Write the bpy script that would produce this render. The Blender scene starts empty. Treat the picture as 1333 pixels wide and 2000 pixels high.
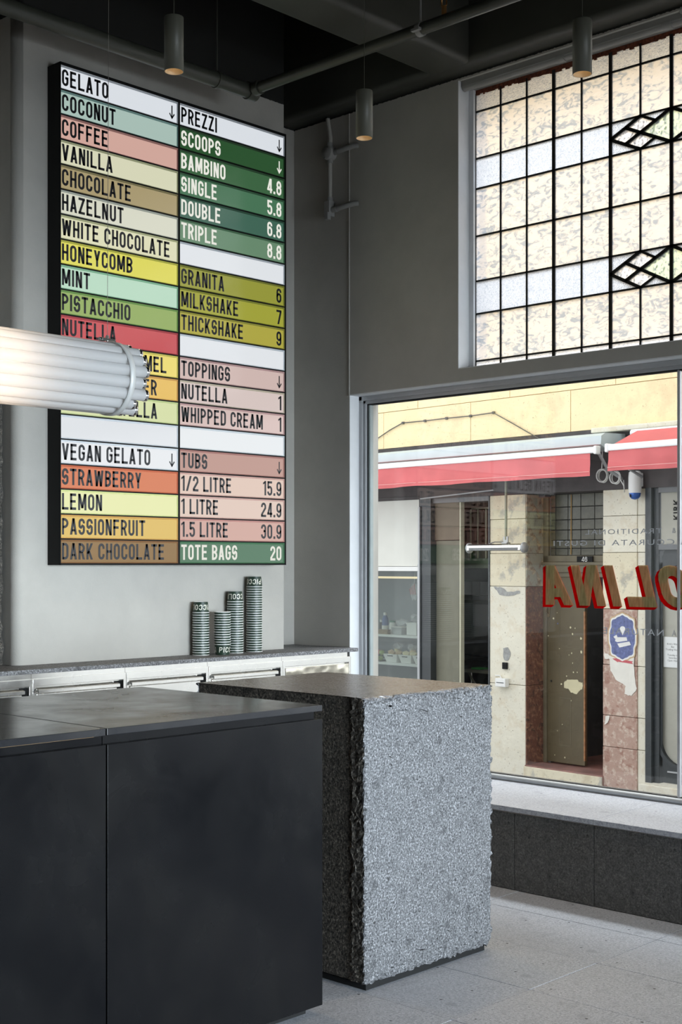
import bpy, bmesh, math, random
from math import sin, cos, pi, radians, hypot
from mathutils import Matrix, Vector
random.seed(7)
SC = bpy.context.scene
COL = SC.collection

# ------------------------------------------------------------------ camera
F, CX, HZ, EYE = 2612.0, 666.5, 1102.5, 1.6          # focal length in pixels, principal column, horizon row, eye height
_a = 3151.4 - CX; _n = hypot(_a, F)
dX = (F/_n, -_a/_n); dY = (_a/_n, F/_n)               # world axes in (right, forward)
cam = bpy.data.cameras.new('camera'); co = bpy.data.objects.new('camera', cam); COL.objects.link(co)
cam.sensor_fit = 'HORIZONTAL'; cam.sensor_width = 36; cam.lens = F/1333*36
cam.shift_y = (HZ-1000)/1333; cam.clip_end = 200; cam.clip_start = 0.05
co.location = (0, 0, EYE); co.rotation_euler = (pi/2, 0, math.atan2(_a, F))
SC.camera = co

# ------------------------------------------------------------------ light
SC.view_settings.view_transform = 'Standard'; SC.view_settings.look = 'None'
SC.view_settings.gamma = 1; SC.view_settings.use_curve_mapping = False
SC.view_settings.exposure = 0.0
SC.cycles.use_denoising = True
SC.cycles.max_bounces = 10; SC.cycles.diffuse_bounces = 5; SC.cycles.transmission_bounces = 8; SC.cycles.transparent_max_bounces = 12
SC.cycles.sample_clamp_indirect = 6
SC.cycles.caustics_reflective = False
W = bpy.data.worlds.new('sky'); SC.world = W; W.use_nodes = True
nt = W.node_tree; bg = nt.nodes['Background']
tc = nt.nodes.new('ShaderNodeTexCoord'); nz = nt.nodes.new('ShaderNodeTexNoise'); rp = nt.nodes.new('ShaderNodeValToRGB')
nz.inputs['Scale'].default_value = 2.0; nz.inputs['Detail'].default_value = 3
rp.color_ramp.elements[0].position = .3; rp.color_ramp.elements[0].color = (.84, .91, 1, 1)
rp.color_ramp.elements[1].position = .7; rp.color_ramp.elements[1].color = (1, .99, .97, 1)
nt.links.new(tc.outputs['Generated'], nz.inputs['Vector']); nt.links.new(nz.outputs['Fac'], rp.inputs['Fac'])
nt.links.new(rp.outputs['Color'], bg.inputs['Color']); bg.inputs['Strength'].default_value = 2.2

def area(name, loc, aim, sx, sy, power, color, spread=180):
    l = bpy.data.lights.new(name, 'AREA'); l.shape = 'RECTANGLE'; l.size = sx; l.size_y = sy; l.energy = power; l.color = color; l.spread = radians(spread)
    o = bpy.data.objects.new(name, l); COL.objects.link(o); o.location = loc
    o.rotation_euler = (Vector(aim)-Vector(loc)).to_track_quat('-Z', 'Y').to_euler()
    return o
area('added_street_fill', (3.35, 2.9, 1.45), (-5.7, 3.6, .55), 4.6, 2.0, 122, (.78, .89, 1), 46)  # added lamp for daylight from the unseen street side, narrowed to a beam
area('added_sky_fill', (-3.2, 7.6, 7.6), (-3.4, 5.3, .3), 9, 2.4, 480, (.88, .94, 1), 70)  # added sky lamp above the lane, narrowed to brighten seat and floor

# ------------------------------------------------------------------ pixel rays (to read positions off known planes)
def ray(x, y):
    r = (x-CX)/F
    return (r*dX[0]+dX[1], r*dY[0]+dY[1], -(y-HZ)/F)
def on_x(x, y, X): r = ray(x, y); t = X/r[0]; return Vector((X, r[1]*t, EYE+r[2]*t))
def on_y(x, y, Y): r = ray(x, y); t = Y/r[1]; return Vector((r[0]*t, Y, EYE+r[2]*t))
def on_z(x, y, Z): r = ray(x, y); t = (Z-EYE)/r[2]; return Vector((r[0]*t, r[1]*t, Z))

# ------------------------------------------------------------------ materials
MATS = {}
class NT:
    def __init__(s, name):
        s.m = bpy.data.materials.new(name); s.m.use_nodes = True; s.t = s.m.node_tree
        for n in list(s.t.nodes): s.t.nodes.remove(n)
        s.out = s.t.nodes.new('ShaderNodeOutputMaterial')
    def n(s, typ, props=None, **inp):
        nd = s.t.nodes.new('ShaderNode'+typ)
        for k, v in (props or {}).items(): setattr(nd, k, v)
        for k, v in inp.items():
            k = k.replace('_', ' ')
            s.set(nd.inputs[int(k)] if k.isdigit() else nd.inputs[k], v)
        return nd
    def set(s, sock, v):
        if isinstance(v, bpy.types.NodeSocket): s.t.links.new(v, sock)
        elif isinstance(v, bpy.types.Node): s.t.links.new(v.outputs[0], sock)
        else:
            if isinstance(v, (tuple, list)) and len(v) == 3 and sock.type == 'RGBA': v = (*v, 1)
            sock.default_value = v
    def co(s, sc=(1, 1, 1), kind='Object'):
        t = s.n('TexCoord'); m = s.n('Mapping', Vector=t.outputs[kind], Scale=sc); return m.outputs[0]
    def noise(s, v, scale, detail=3, rough=.55, dist=0): return s.n('TexNoise', Vector=v, Scale=float(scale), Detail=float(detail), Roughness=rough, Distortion=float(dist)).outputs['Fac']
    def ramp(s, f, stops, interp='LINEAR'):
        r = s.n('ValToRGB', Fac=f); cr = r.color_ramp; cr.interpolation = interp
        while len(cr.elements) < len(stops): cr.elements.new(.5)
        for e, (p, c) in zip(cr.elements, stops):
            e.position = p; e.color = (*c, 1) if isinstance(c, tuple) else (c, c, c, 1)
        return r.outputs['Color']
    def mix(s, f, a, b, mode='MIX'):
        m = s.n('Mix', {'data_type': 'RGBA', 'blend_type': mode}); s.set(m.inputs[0], f); s.set(m.inputs[6], a); s.set(m.inputs[7], b); return m.outputs[2]
    def math(s, op, a, b=0.0): return s.n('Math', {'operation': op}, **{'0': a, '1': b}).outputs[0]
    def bump(s, h, strength=.3, dist=.01): return s.n('Bump', Height=h, Strength=strength, Distance=dist).outputs[0]
    def done(s, shader): s.t.links.new(shader.outputs[0], s.out.inputs[0]); MATS[s.m.name] = s.m; return s.m
def prin(nt, **k): return nt.n('BsdfPrincipled', **k)
def srgb(r, g, b):
    f = lambda c: (c/255/12.92) if c/255 <= .04045 else ((c/255+.055)/1.055)**2.4
    return (f(r), f(g), f(b))
def plain(name, c, rough=.5, metal=0.0, var=.12, vs=6, bump=0, bs=60, spec=None):
    n = NT(name); v = n.co()
    lo = tuple(x*(1-var) for x in c); hi = tuple(min(1, x*(1+var)) for x in c)
    k = dict(Base_Color=n.ramp(n.noise(v, vs, 4), [(.3, lo), (.7, hi)]), Roughness=rough, Metallic=metal)
    if bump: k['Normal'] = n.bump(n.noise(v, bs, 3), bump, .004)
    p = prin(n, **k)
    if spec is not None: p.inputs['Specular IOR Level'].default_value = spec
    return n.done(p)
def emit(name, c, strength=1.0, gloss=0.0):
    n = NT(name); e = n.n('Emission', Color=c, Strength=strength)
    if gloss:
        fr = n.n('Fresnel', IOR=1.45); g = n.n('BsdfGlossy', Color=(gloss,)*3, Roughness=.12)
        a = n.n('MixShader', Fac=fr); n.set(a.inputs[1], e); n.set(a.inputs[2], g); return n.done(a)
    return n.done(e)
def granite(name, dark, mid, light, sc=150, bump=.25, rough=.75, gloss=None, streak=None):
    n = NT(name); v = n.co(streak or (1, 1, 1))
    f = n.noise(v, sc, 2, .7)
    c = n.ramp(f, [(.36, dark), (.47, mid), (.55, mid), (.66, light)])
    f2 = n.noise(v, sc*2.6, 1, .6)
    c = n.mix(n.ramp(f2, [(.45, 0.0), (.62, .6)]), c, dark)
    bl = n.n('TexVoronoi', Vector=v, Scale=sc/11.0, Randomness=1.0).outputs['Distance']
    big = n.noise(v, sc/14.0, 2)
    m = n.math('MULTIPLY', n.ramp(bl, [(.16, 1.0), (.24, 0.0)]), n.ramp(big, [(.5, 0.0), (.56, 1.0)]))
    c = n.mix(n.math('MULTIPLY', m, .55), c, dark)
    c = n.mix(n.ramp(n.noise(v, sc/5.5, 3, .7), [(.52, 0.0), (.68, .42)]), c, dark)
    c = n.mix(n.ramp(n.noise(v, 2.2, 3), [(.35, 0.0), (.7, .22)]), c, tuple(x*.7 for x in mid))
    pit = n.n('TexVoronoi', Vector=v, Scale=11.0).outputs['Distance']
    c = n.mix(n.ramp(pit, [(.05, .9), (.075, 0.0)]), c, (.012, .012, .012))
    return n.done(prin(n, Base_Color=c, Roughness=rough if gloss is None else gloss, Normal=n.bump(f, bump, .004)))

def painted_wall(name, base, line_z=4.32, top=(.0085, .0085, .0065)):
    n = NT(name)
    g = n.n('NewGeometry'); z = n.n('SeparateXYZ', Vector=g.outputs['Position']).outputs['Z']
    v = n.co(kind='Object'); w = g.outputs['Position']
    m = n.noise(w, 1.6, 5, .6, .3); fine = n.noise(w, 14, 4)
    c = n.ramp(m, [(.3, tuple(x*.9 for x in base)), (.7, tuple(x*1.08 for x in base))])
    c = n.mix(n.ramp(fine, [(.4, 0.0), (.75, .14)]), c, tuple(x*.75 for x in base))
    edge = n.math('ADD', z, n.math('MULTIPLY', n.math('SUBTRACT', n.noise(w, 60, 2), .5), .012))
    up = n.math('GREATER_THAN', edge, line_z)
    c = n.mix(up, c, top)
    pits = n.noise(w, 160, 2)
    return n.done(prin(n, Base_Color=c, Roughness=.8, Normal=n.bump(n.math('ADD', pits, n.math('MULTIPLY', fine, 2.0)), .18, .004)))

M_wall = painted_wall('grey_plaster', (.43, .41, .37))
M_reveal_lit = plain('lit_reveal_plaster', (.72, .73, .74), .75, var=.06, bump=.1)  # paler copy of the wall plaster, light on the reveals put into it
M_black_paint = plain('black_ceiling_paint', (.010, .010, .008), .7, var=.2, bump=.1)
M_beam = plain('grey_green_beam_paint', (.040, .040, .031), .55, var=.15, vs=3, bump=.12, bs=25)
M_pipe = plain('pipe_dark_paint', (.045, .047, .036), .42, var=.1)
M_pipe_grey = plain('pipe_grey_paint', (.27, .265, .25), .45, var=.1)
M_stone_face = granite('sawn_bluestone_face', (.018, .019, .021), (.165, .168, .175), (.45, .455, .47), 130, .14)
M_stone_top = granite('honed_bluestone_top', (.08, .080, .085), (.26, .265, .28), (.44, .445, .46), 140, .10, gloss=.27)
M_stone_rough = granite('split_bluestone', (.010, .009, .008), (.085, .075, .062), (.24, .21, .17), 110, .9)
M_stone_shaded = granite('shaded_bluestone', (.030, .029, .028), (.088, .085, .080), (.16, .155, .145), 120, .1, gloss=.5)  # copy of the seat stone with the front's shade in its colour
M_seat_lit = granite('lit_honed_bluestone', (.22, .23, .26), (.37, .38, .41), (.44, .45, .48), 90, .05, gloss=.6)  # same stone again, the light on the top put into its colour
M_stone_work = granite('counter_bluestone', (.035, .035, .036), (.20, .20, .205), (.50, .50, .52), 130, .2, gloss=.6)
M_tile = granite('floor_bluestone', (.24, .25, .275), (.44, .455, .49), (.54, .555, .59), 100, .06, gloss=.55)
M_grout = plain('dark_grout', (.05, .05, .05), .9)
M_trimgrout = plain('pale_grout', (.30, .30, .29), .8)
M_trimsteel = plain('polished_edge_trim', (.6, .6, .62), .25, 1.0, .05)

def blackened(name, rough=.34, k=1.0):
    n = NT(name); v = n.co()
    m = n.noise(v, 1.8, 4, .6, .4); sm = n.noise(n.co((1, .6, .35)), 5, 4, .6, .8)
    c = n.ramp(m, [(.3, (.0035*k, .0038*k, .0048*k)), (.7, (.0075*k, .0075*k, .008*k))])
    c = n.mix(n.ramp(sm, [(.5, 0.0), (.85, .4)]), c, (.017*k, .016*k, .0145*k))
    r = n.ramp(n.noise(v, 4, 4, .6, .6), [(.3, rough-.06), (.7, rough+.08)])
    p = prin(n, Base_Color=c, Metallic=.0, Roughness=r, Normal=n.bump(n.noise(v, 1.3, 2), .03, .02)); p.inputs['Specular IOR Level'].default_value = .22 if k < 1.5 else .5
    return n.done(p)
M_black_steel = blackened('blackened_steel', .22)
M_black_sheen = blackened('blackened_steel_sheen_top', .22, 3.0)  # lighter copy of the steel, the top's reflected sheen put into the colour
M_void = plain('matte_black', (.006, .006, .006), .9)
def steel(name, c=(.74, .73, .69), r=.24, bend=.04):
    n = NT(name); v = n.co()
    rr = n.ramp(n.noise(v, 6, 3), [(.3, r-.05), (.7, r+.06)])
    return n.done(prin(n, Base_Color=c, Metallic=1.0, Roughness=rr, Normal=n.bump(n.noise(v, 5, 2, .4), bend, .02)))
M_steel = steel('brushed_stainless'); M_steel_panel = steel('warped_stainless', (.70, .66, .55), .10, .35)
M_frame = plain('window_frame_grey', (.40, .41, .42), .4, .3, .06)
M_frame_dark = plain('frame_dark_grey', (.14, .145, .15), .45, .2, .06)
M_gasket = plain('black_gasket', (.008, .008, .008), .6)
M_pale_edge = plain('pale_green_bead', (.36, .42, .42), .4)
M_lead = plain('lead_came', (.012, .012, .012), .5, .2)
M_rust = plain('rust_red_putty', (.14, .035, .015), .9, var=.6, vs=80)
M_sign_black = plain('sign_housing_black', (.004, .004, .004), .6, spec=.2)
M_ink = plain('black_vinyl_letter', (.018, .019, .022), .35, var=.05)
M_white_letter = emit('white_lit_letter', srgb(232, 232, 222), 1.0)
M_can = plain('can_olive_grey_paint', (.105, .105, .082), .42, var=.05)
M_can_in = plain('can_inner_reflector', (.75, .60, .40), .4, .2)
M_bulb = emit('warm_lamp_disc', (1, .72, .40), 4.0)
M_wire = plain('suspension_wire', (.30, .28, .25), .4, .6)
M_chrome = plain('chrome', (.7, .7, .7), .15, 1.0, .03)
M_band = plain('grey_strap', (.62, .62, .60), .4, .1, .04)

def glass_mat(name, tint=(1, 1, 1), ior=1.5, rough=0.0):
    n = NT(name); bf = n.n('NewGeometry').outputs['Backfacing']      # thin sheet: the ray does not bend, so both faces reflect alike
    fr = n.n('Fresnel', IOR=n.math('ADD', n.math('MULTIPLY', bf, 1/ior-ior), ior)); t = n.n('BsdfTransparent', Color=tint); g = n.n('BsdfGlossy', Roughness=rough)
    m = n.n('MixShader', Fac=fr); n.set(m.inputs[1], t); n.set(m.inputs[2], g); return n.done(m)
M_glass = glass_mat('clear_plate_glass', (.985, .99, .985), 1.5)
def textured_glass(name, tint, scale, strength, rough, stretch=(1, 1, 1), milk=.0, vor=False, deep=.85):
    n = NT(name); v = n.n('Mapping', Vector=n.n('NewGeometry').outputs['Position'], Scale=stretch).outputs[0]
    if vor: h = n.n('TexVoronoi', {'feature': 'SMOOTH_F1'}, Vector=v, Scale=float(scale)).outputs['Distance']
    else: h = n.noise(v, scale, 1.5, .4, .6)
    nm = n.bump(h, strength, .01)
    tint = n.mix(n.ramp(n.noise(v, scale*.9, 3, .6, 1.2), [(.50, 0.0), (.60, deep)]), tint, (.46, .50, .56))
    p = prin(n, Base_Color=tint, Roughness=rough, Normal=nm, IOR=1.45); p.inputs['Transmission Weight'].default_value = 1.0
    t = n.n('BsdfTranslucent', Color=tint)
    m = n.n('MixShader', Fac=milk); n.set(m.inputs[1], p); n.set(m.inputs[2], t); return n.done(m)
M_wavy = textured_glass('wavy_cathedral_glass', (.84, .79, .75), 26, .9, .06, (.8, 1, 1.5), .36)
M_stipple = textured_glass('stippled_glass', (.76, .77, .80), 150, .8, .35, milk=.6)
M_reed = textured_glass('rippled_glass', (.86, .84, .83), 90, .6, .15, (1, 1, 2.2), .45)
M_greenglass = textured_glass('pale_green_crackle_glass', (.83, .92, .76), 45, .9, .12, milk=.3, vor=True)
M_pinkglass = textured_glass('pale_crackle_glass', (.96, .93, .94), 50, .8, .12, milk=.35, vor=True)

# ------------------------------------------------------------------ mesh builder
class MB:
    def __init__(s): s.v = []; s.f = []; s.mi = []; s.sm = []
    def add(s, vs, fs, mi=0, smooth=False):
        b = len(s.v); s.v += [tuple(p) for p in vs]
        for f in fs: s.f.append([b+i for i in f]); s.mi.append(mi); s.sm.append(smooth)
        return s
    def box(s, x0, x1, y0, y1, z0, z1, mi=0, bev=0):
        x0, x1 = min(x0, x1), max(x0, x1); y0, y1 = min(y0, y1), max(y0, y1); z0, z1 = min(z0, z1), max(z0, z1)
        if not bev:
            vs = [(x, y, z) for z in (z0, z1) for y in (y0, y1) for x in (x0, x1)]
            return s.add(vs, [(0, 2, 3, 1), (4, 5, 7, 6), (0, 1, 5, 4), (2, 6, 7, 3), (0, 4, 6, 2), (1, 3, 7, 5)], mi)
        b = min(bev, .49*min(x1-x0, y1-y0, z1-z0)); bm = bmesh.new()
        bmesh.ops.create_cube(bm, size=1, matrix=Matrix.Translation(((x0+x1)/2, (y0+y1)/2, (z0+z1)/2)) @ Matrix.Diagonal((x1-x0, y1-y0, z1-z0, 1)))
        bmesh.ops.bevel(bm, geom=bm.edges[:], offset=b, segments=2, affect='EDGES', profile=.6)
        return s.bm(bm, mi)
    def bm(s, bm, mi=0, smooth=False):
        bm.verts.index_update(); s.add([v.co for v in bm.verts], [[v.index for v in f.verts] for f in bm.faces], mi, smooth); bm.free(); return s
    def tube(s, pts, r, n=12, mi=0, cap=True, smooth=True):
        pts = [Vector(p) for p in pts]; rs = r if isinstance(r, (list, tuple)) else [r]*len(pts)
        rings = []; prev = None
        for i, p in enumerate(pts):
            d = (pts[min(i+1, len(pts)-1)]-pts[max(i-1, 0)]).normalized()
            if prev is None: u = d.orthogonal().normalized()
            else: u = (prev-d*prev.dot(d)).normalized()
            prev = u; w = d.cross(u)
            rings.append([p+(u*cos(2*pi*k/n)+w*sin(2*pi*k/n))*rs[i] for k in range(n)])
        vs = [q for g in rings for q in g]; fs = []
        for i in range(len(pts)-1):
            for k in range(n): fs.append((i*n+k, i*n+(k+1) % n, (i+1)*n+(k+1) % n, (i+1)*n+k))
        s.add(vs, fs, mi, smooth)
        if cap: s.add(rings[0], [list(range(n))[::-1]], mi); s.add(rings[-1], [list(range(n))], mi)
        return s
    def lathe(s, prof, c=(0, 0, 0), n=24, mi=0, smooth=True, axis='z'):
        vs = []; c = Vector(c)
        for r, h in prof:
            for k in range(n):
                a = 2*pi*k/n
                q = {'z': (r*cos(a), r*sin(a), h), 'y': (r*cos(a), h, -r*sin(a)), 'x': (h, r*cos(a), r*sin(a))}[axis]
                vs.append(c+Vector(q))
        fs = [(i*n+k, i*n+(k+1) % n, (i+1)*n+(k+1) % n, (i+1)*n+k) for i in range(len(prof)-1) for k in range(n)]
        return s.add(vs, fs, mi, smooth)
    def prism(s, poly, y0, y1, mi=0):                                       # polygon in x,z extruded along y
        n = len(poly); vs = [(x, y0, z) for x, z in poly]+[(x, y1, z) for x, z in poly]
        return s.add(vs, [list(range(n)), list(range(n, 2*n))[::-1]]+[(i, (i+1) % n+0, (i+1) % n+n, i+n)[::-1] for i in range(n)], mi)
    def blob(s, c, r, squash=(1, 1, 1), jit=.2, mi=0, seed=0, sub=2):
        rd = random.Random(seed); bm = bmesh.new(); bmesh.ops.create_icosphere(bm, subdivisions=sub, radius=1)
        for v in bm.verts:
            k = r*(1+jit*(rd.random()-.5)*2); v.co = Vector((c[0]+v.co.x*k*squash[0], c[1]+v.co.y*k*squash[1], c[2]+v.co.z*k*squash[2]))
        return s.bm(bm, mi, jit < .08)
WM = {}
I4 = Matrix.Identity(4)
def setp(o, label=None, cat=None, group=None, kind=None):
    for k, v in (('label', label), ('category', cat), ('group', group), ('kind', kind)):
        if v: o[k] = v
    return o
def link(o, world, parent=None):
    COL.objects.link(o); WM[o.name] = world
    if parent is not None: o.parent = parent; o.matrix_parent_inverse = I4; o.matrix_basis = WM[parent.name].inverted() @ world
    else: o.matrix_basis = world
    return o
def put(name, mb, mats, parent=None, frame=I4, origin=None, **kw):
    if not isinstance(mats, (list, tuple)): mats = [mats]
    xs = [p[0] for p in mb.v]; ys = [p[1] for p in mb.v]; zs = [p[2] for p in mb.v]
    if origin is None: origin = ((min(xs)+max(xs))/2, (min(ys)+max(ys))/2, min(zs) if parent is None else (min(zs)+max(zs))/2)
    me = bpy.data.meshes.new(name); me.from_pydata([(p[0]-origin[0], p[1]-origin[1], p[2]-origin[2]) for p in mb.v], [], mb.f)
    for m in mats: me.materials.append(m)
    me.polygons.foreach_set('material_index', mb.mi); me.polygons.foreach_set('use_smooth', mb.sm); me.update()
    o = bpy.data.objects.new(name, me); link(o, frame @ Matrix.Translation(origin), parent)
    return setp(o, **kw)
def thing(name, loc, frame=I4, **kw):
    o = bpy.data.objects.new(name, None); o.empty_display_size = .1; link(o, frame @ Matrix.Translation(loc)); return setp(o, **kw)
def again(src, world, parent=None):
    o = src.copy(); return link(o, world, parent)
def B(*a, **k): return MB().box(*a, **k)

# ------------------------------------------------------------------ stroke lettering (condensed grotesque drawn as geometry)
def arcp(cx, cy, rx, ry, a0, a1, n=8): return [(cx+rx*cos(radians(a0+(a1-a0)*i/n)), cy+ry*sin(radians(a0+(a1-a0)*i/n))) for i in range(n+1)]
def ribbon(pts, t, closed=False):
    q = []
    for p in pts:
        if not q or hypot(p[0]-q[-1][0], p[1]-q[-1][1]) > 1e-4: q.append(p)
    if closed and hypot(q[0][0]-q[-1][0], q[0][1]-q[-1][1]) < 1e-4: q.pop()
    pts = q; n = len(pts); L = []; R = []
    for i in range(n):
        p = pts[i]; a = pts[i-1] if (i > 0 or closed) else None; b = pts[(i+1) % n] if (i < n-1 or closed) else None
        def nrm(u, v): d = hypot(v[0]-u[0], v[1]-u[1]) or 1; return (-(v[1]-u[1])/d, (v[0]-u[0])/d)
        n1 = nrm(a, p) if a else nrm(p, b); n2 = nrm(p, b) if b else n1
        m = (n1[0]+n2[0], n1[1]+n2[1]); d = hypot(*m) or 1; m = (m[0]/d, m[1]/d); k = t/2/max(.35, m[0]*n1[0]+m[1]*n1[1])
        L.append((p[0]+m[0]*k, p[1]+m[1]*k)); R.append((p[0]-m[0]*k, p[1]-m[1]*k))
    return [[L[i], L[(i+1) % n], R[(i+1) % n], R[i]] for i in range(n if closed else n-1)]
def glyph(ch, w=.5, t=.14):
    """polygons of a capital of height 1, and its width"""
    h = t/2; l, r, b, tp = h, w-h, h, 1-h; cx = w/2; P = []; rx = (r-l)/2; ry = min(rx*1.15, .24)
    def S(pts, closed=False): P.extend(ribbon(pts, t, closed))
    def V(x): S([(x, 0), (x, 1)])
    def H(y, x0=0, x1=w): S([(x0, y), (x1, y)])
    def D(x0, y0, x1, y1, k=1.08):
        q = t*k/2; P.append([(x0-q, y0), (x0+q, y0), (x1+q, y1), (x1-q, y1)])
    top = lambda: arcp(cx, tp-ry, rx, ry, 180, 0); bot = lambda: arcp(cx, b+ry, rx, ry, 360, 180)
    c = ch
    if c in 'O0': S(top()+bot(), True)
    elif c == 'C': S([(r, .66)]+top()[::-1]+arcp(cx, b+ry, rx, ry, 180, 360)+[(r, .34)])
    elif c == 'G': S([(r, .68)]+top()[::-1]+arcp(cx, b+ry, rx, ry, 180, 360)+[(r, .5)]); H(.5-h*.2, cx, w)
    elif c == 'Q': S(top()+bot(), True); D(r, 0, cx, .3)
    elif c == 'I': w = t; P.append([(0, 0), (t, 0), (t, 1), (0, 1)])
    elif c == 'L': V(l); H(b)
    elif c == 'T': H(tp); V(cx)
    elif c == 'H': V(l); V(r); H(.5, l, r)
    elif c == 'E': V(l); H(b, 0, w*.94); H(tp, 0, w*.94); H(.52, 0, w*.86)
    elif c == 'F': V(l); H(tp, 0, w*.94); H(.5, 0, w*.86)
    elif c == 'U': S([(l, 1)]+arcp(cx, b+ry, rx, ry, 180, 360)+[(r, 1)])
    elif c == 'J': S([(l, .3)]+arcp(cx, b+ry, rx, ry, 180, 360)+[(r, 1)])
    elif c in 'PRB':
        V(l); m = .46 if c != 'B' else .52; q = (tp-m)/2
        S([(l, tp), (r-q, tp)]+arcp(r-q, m+q, q, q, 90, -90)+[(l, m)])
        if c == 'R': D(r, 0, cx+.02, m)
        if c == 'B': q = (m-b)/2; S([(l, m), (r-q, m)]+arcp(r-q, b+q, q, q, 90, -90)+[(l, b)])
    elif c == 'D': V(l); S([(l, tp), (r-rx, tp)]+arcp(r-rx, tp-ry, rx, ry, 90, 0)+arcp(r-rx, b+ry, rx, ry, 0, -90)+[(l, b)])
    elif c == 'A': w *= 1.06; D(h, 0, w/2, 1); D(w-h, 0, w/2, 1); P.append([(w*.24, .2), (w*.76, .2), (w*.70, .2+t*.9), (w*.30, .2+t*.9)])
    elif c == 'V': w *= 1.06; D(w/2, 0, h, 1); D(w/2, 0, w-h, 1)
    elif c == 'N': V(l); V(r); D(w-h*1.3, 0, h*1.3, 1)
    elif c == 'M': w *= 1.3; P.extend(ribbon([(h, 0), (h, 1)], t)+ribbon([(w-h, 0), (w-h, 1)], t)); D(w/2, .12, h*1.3, 1); D(w/2, .12, w-h*1.3, 1)
    elif c == 'K': V(l); D(w-h, 0, l+t*.7, .52); D(l+t*.2, .36, w-h, 1)
    elif c == 'Y': D(cx, .38, h, 1); D(cx, .38, w-h, 1); S([(cx, 0), (cx, .45)])
    elif c == 'Z': H(b); H(tp); D(h*1.1, b, w-h*1.1, tp)
    elif c == 'X': D(h, 0, w-h, 1); D(w-h, 0, h, 1)
    elif c == 'W':
        w *= 1.45; D(w*.27, 0, h, 1); D(w*.27, 0, w/2, .95); D(w*.73, 0, w/2, .95); D(w*.73, 0, w-h, 1)
    elif c == 'S': S([(r, .70)]+arcp(cx, tp-ry, rx, ry, 0, 180)+[(l, .66)]+arcp(cx, .5+.06, rx, .12, 190, 250, 3)+arcp(cx, .5-.06, rx, .12, 70, 10, 3)+arcp(cx, b+ry, rx, ry, 0, -180)+[(l, .30)])
    elif c == '1': w = w*.62; P.extend(ribbon([(w-h, 0), (w-h, 1)], t)); P.append([(0, .74), (w-h, .86), (w-h, 1), (w*.45, .95), (0, .88)])
    elif c == '2': S([(l, .68)]+arcp(cx, tp-ry, rx, ry, 180, 0)+[(r, .62), (l, b+.10), (l, b)]); H(b)
    elif c == '3': S([(l, .7)]+arcp(cx, tp-ry*.9, rx, ry*.9, 180, 0)+[(r, .62)]+arcp(cx, .6, rx, .07, -20, -90, 3)); S(arcp(cx, .46, rx, .07, 90, 20, 3)+[(r, .38)]+arcp(cx, b+ry, rx, ry, 0, -180)+[(l, .3)])
    elif c == '4': S([(r-.06, 0), (r-.06, 1)]); H(.24); D(h, .24, r-.10, 1)
    elif c == '5': H(tp, l, w*.96); S([(l+.01, 1), (l+.01, .5)]); S([(l, .52)]+arcp(cx, .60-ry, rx, ry, 140, 0)+arcp(cx, b+ry, rx, ry, 0, -180)+[(l, .28)])
    elif c == '6': S(arcp(cx, .60-ry, rx, ry, 180, 0)+bot(), True); S([(l, .4)]+top()+[(r, .72)])
    elif c == '9': S(top()+arcp(cx, .40+ry, rx, ry, 360, 180), True); S([(r, .6)]+arcp(cx, b+ry, rx, ry, 360, 180)+[(l, .28)])
    elif c == '8':
        q = .225; S(arcp(cx, tp-q+.0, rx*.94, q, 180, 0)+arcp(cx, .55+.11, rx*.94, .11, 360, 180), True)
        S(arcp(cx, .53-.14, rx, .14, 180, 0)+bot(), True)
    elif c == '7': H(tp); D(cx-.06, 0, r+.02, tp)
    elif c == '/': D(h, 0, w-h, 1)
    elif c == '.': w = t*1.15; P.append([(0, 0), (w, 0), (w, t*1.15), (0, t*1.15)])
    elif c == '&': S([(r, b+.25)]+arcp(cx-.02, b+ry*.8, rx, ry*.8, 0, -250)+[(r-.06, .78)]+arcp(cx, .82, rx*.7, .11, 0, 180)+[(r, 0)])
    elif c == '>':                                                              # arrow pointing down
        w = .46; P.append([(w/2-.055, .08), (w/2+.055, .08), (w/2+.055, 1), (w/2-.055, 1)])
        for sg in (-1, 1): P.append([(w/2, 0), (w/2, .17), (w/2+sg*.19, .46), (w/2+sg*.26, .38)])
    else: w = .25
    return P, w
def lay(text, h, w=.5, t=.14, gap=.115):
    """polygons of a line of capitals, origin at its lower left, and its length"""
    x = 0; out = []
    for ch in text:
        if ch == ' ': x += .30; continue
        P, gw = glyph(ch, w, t); out += [[((px+x)*h, py*h) for px, py in p] for p in P]; x += gw+gap
    return out, (x-gap)*h

# ================================================================== THE SETTING
XA, XP, YB = -6.0, -5.70, 5.88
mb = B(XA-.25, XA, -2.6, YB+.26, 0, 5.0)
wl = put('wall_left', mb, M_wall, kind='structure')
# the proud pier that carries the sign: soft rounded front corner
n = MB(); R = .045; y0, y1 = 3.665, 5.505
prof = [(XA-.01, y0)]+[(XP-R+R*cos(radians(a)), y0+R+R*sin(radians(a))) for a in range(-90, 1, 15)]+[(XP-.006, y1), (XA-.01, y1)]
prof[-2:-2] = [(XP, y1-.006)]
k = len(prof)
vs = [(x, y, 1.1005) for x, y in prof]+[(x, y, 5.0) for x, y in prof]
n.add(vs, [(i, (i+1) % k, (i+1) % k+k, i+k) for i in range(k)]+[list(range(k, 2*k))], 0, False)
for i in range(1, 7): n.sm[i] = True
n.box(XA, XP, y0, y1, 0, 1.078)
put('wall_pier', n, M_wall, kind='structure')
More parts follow.
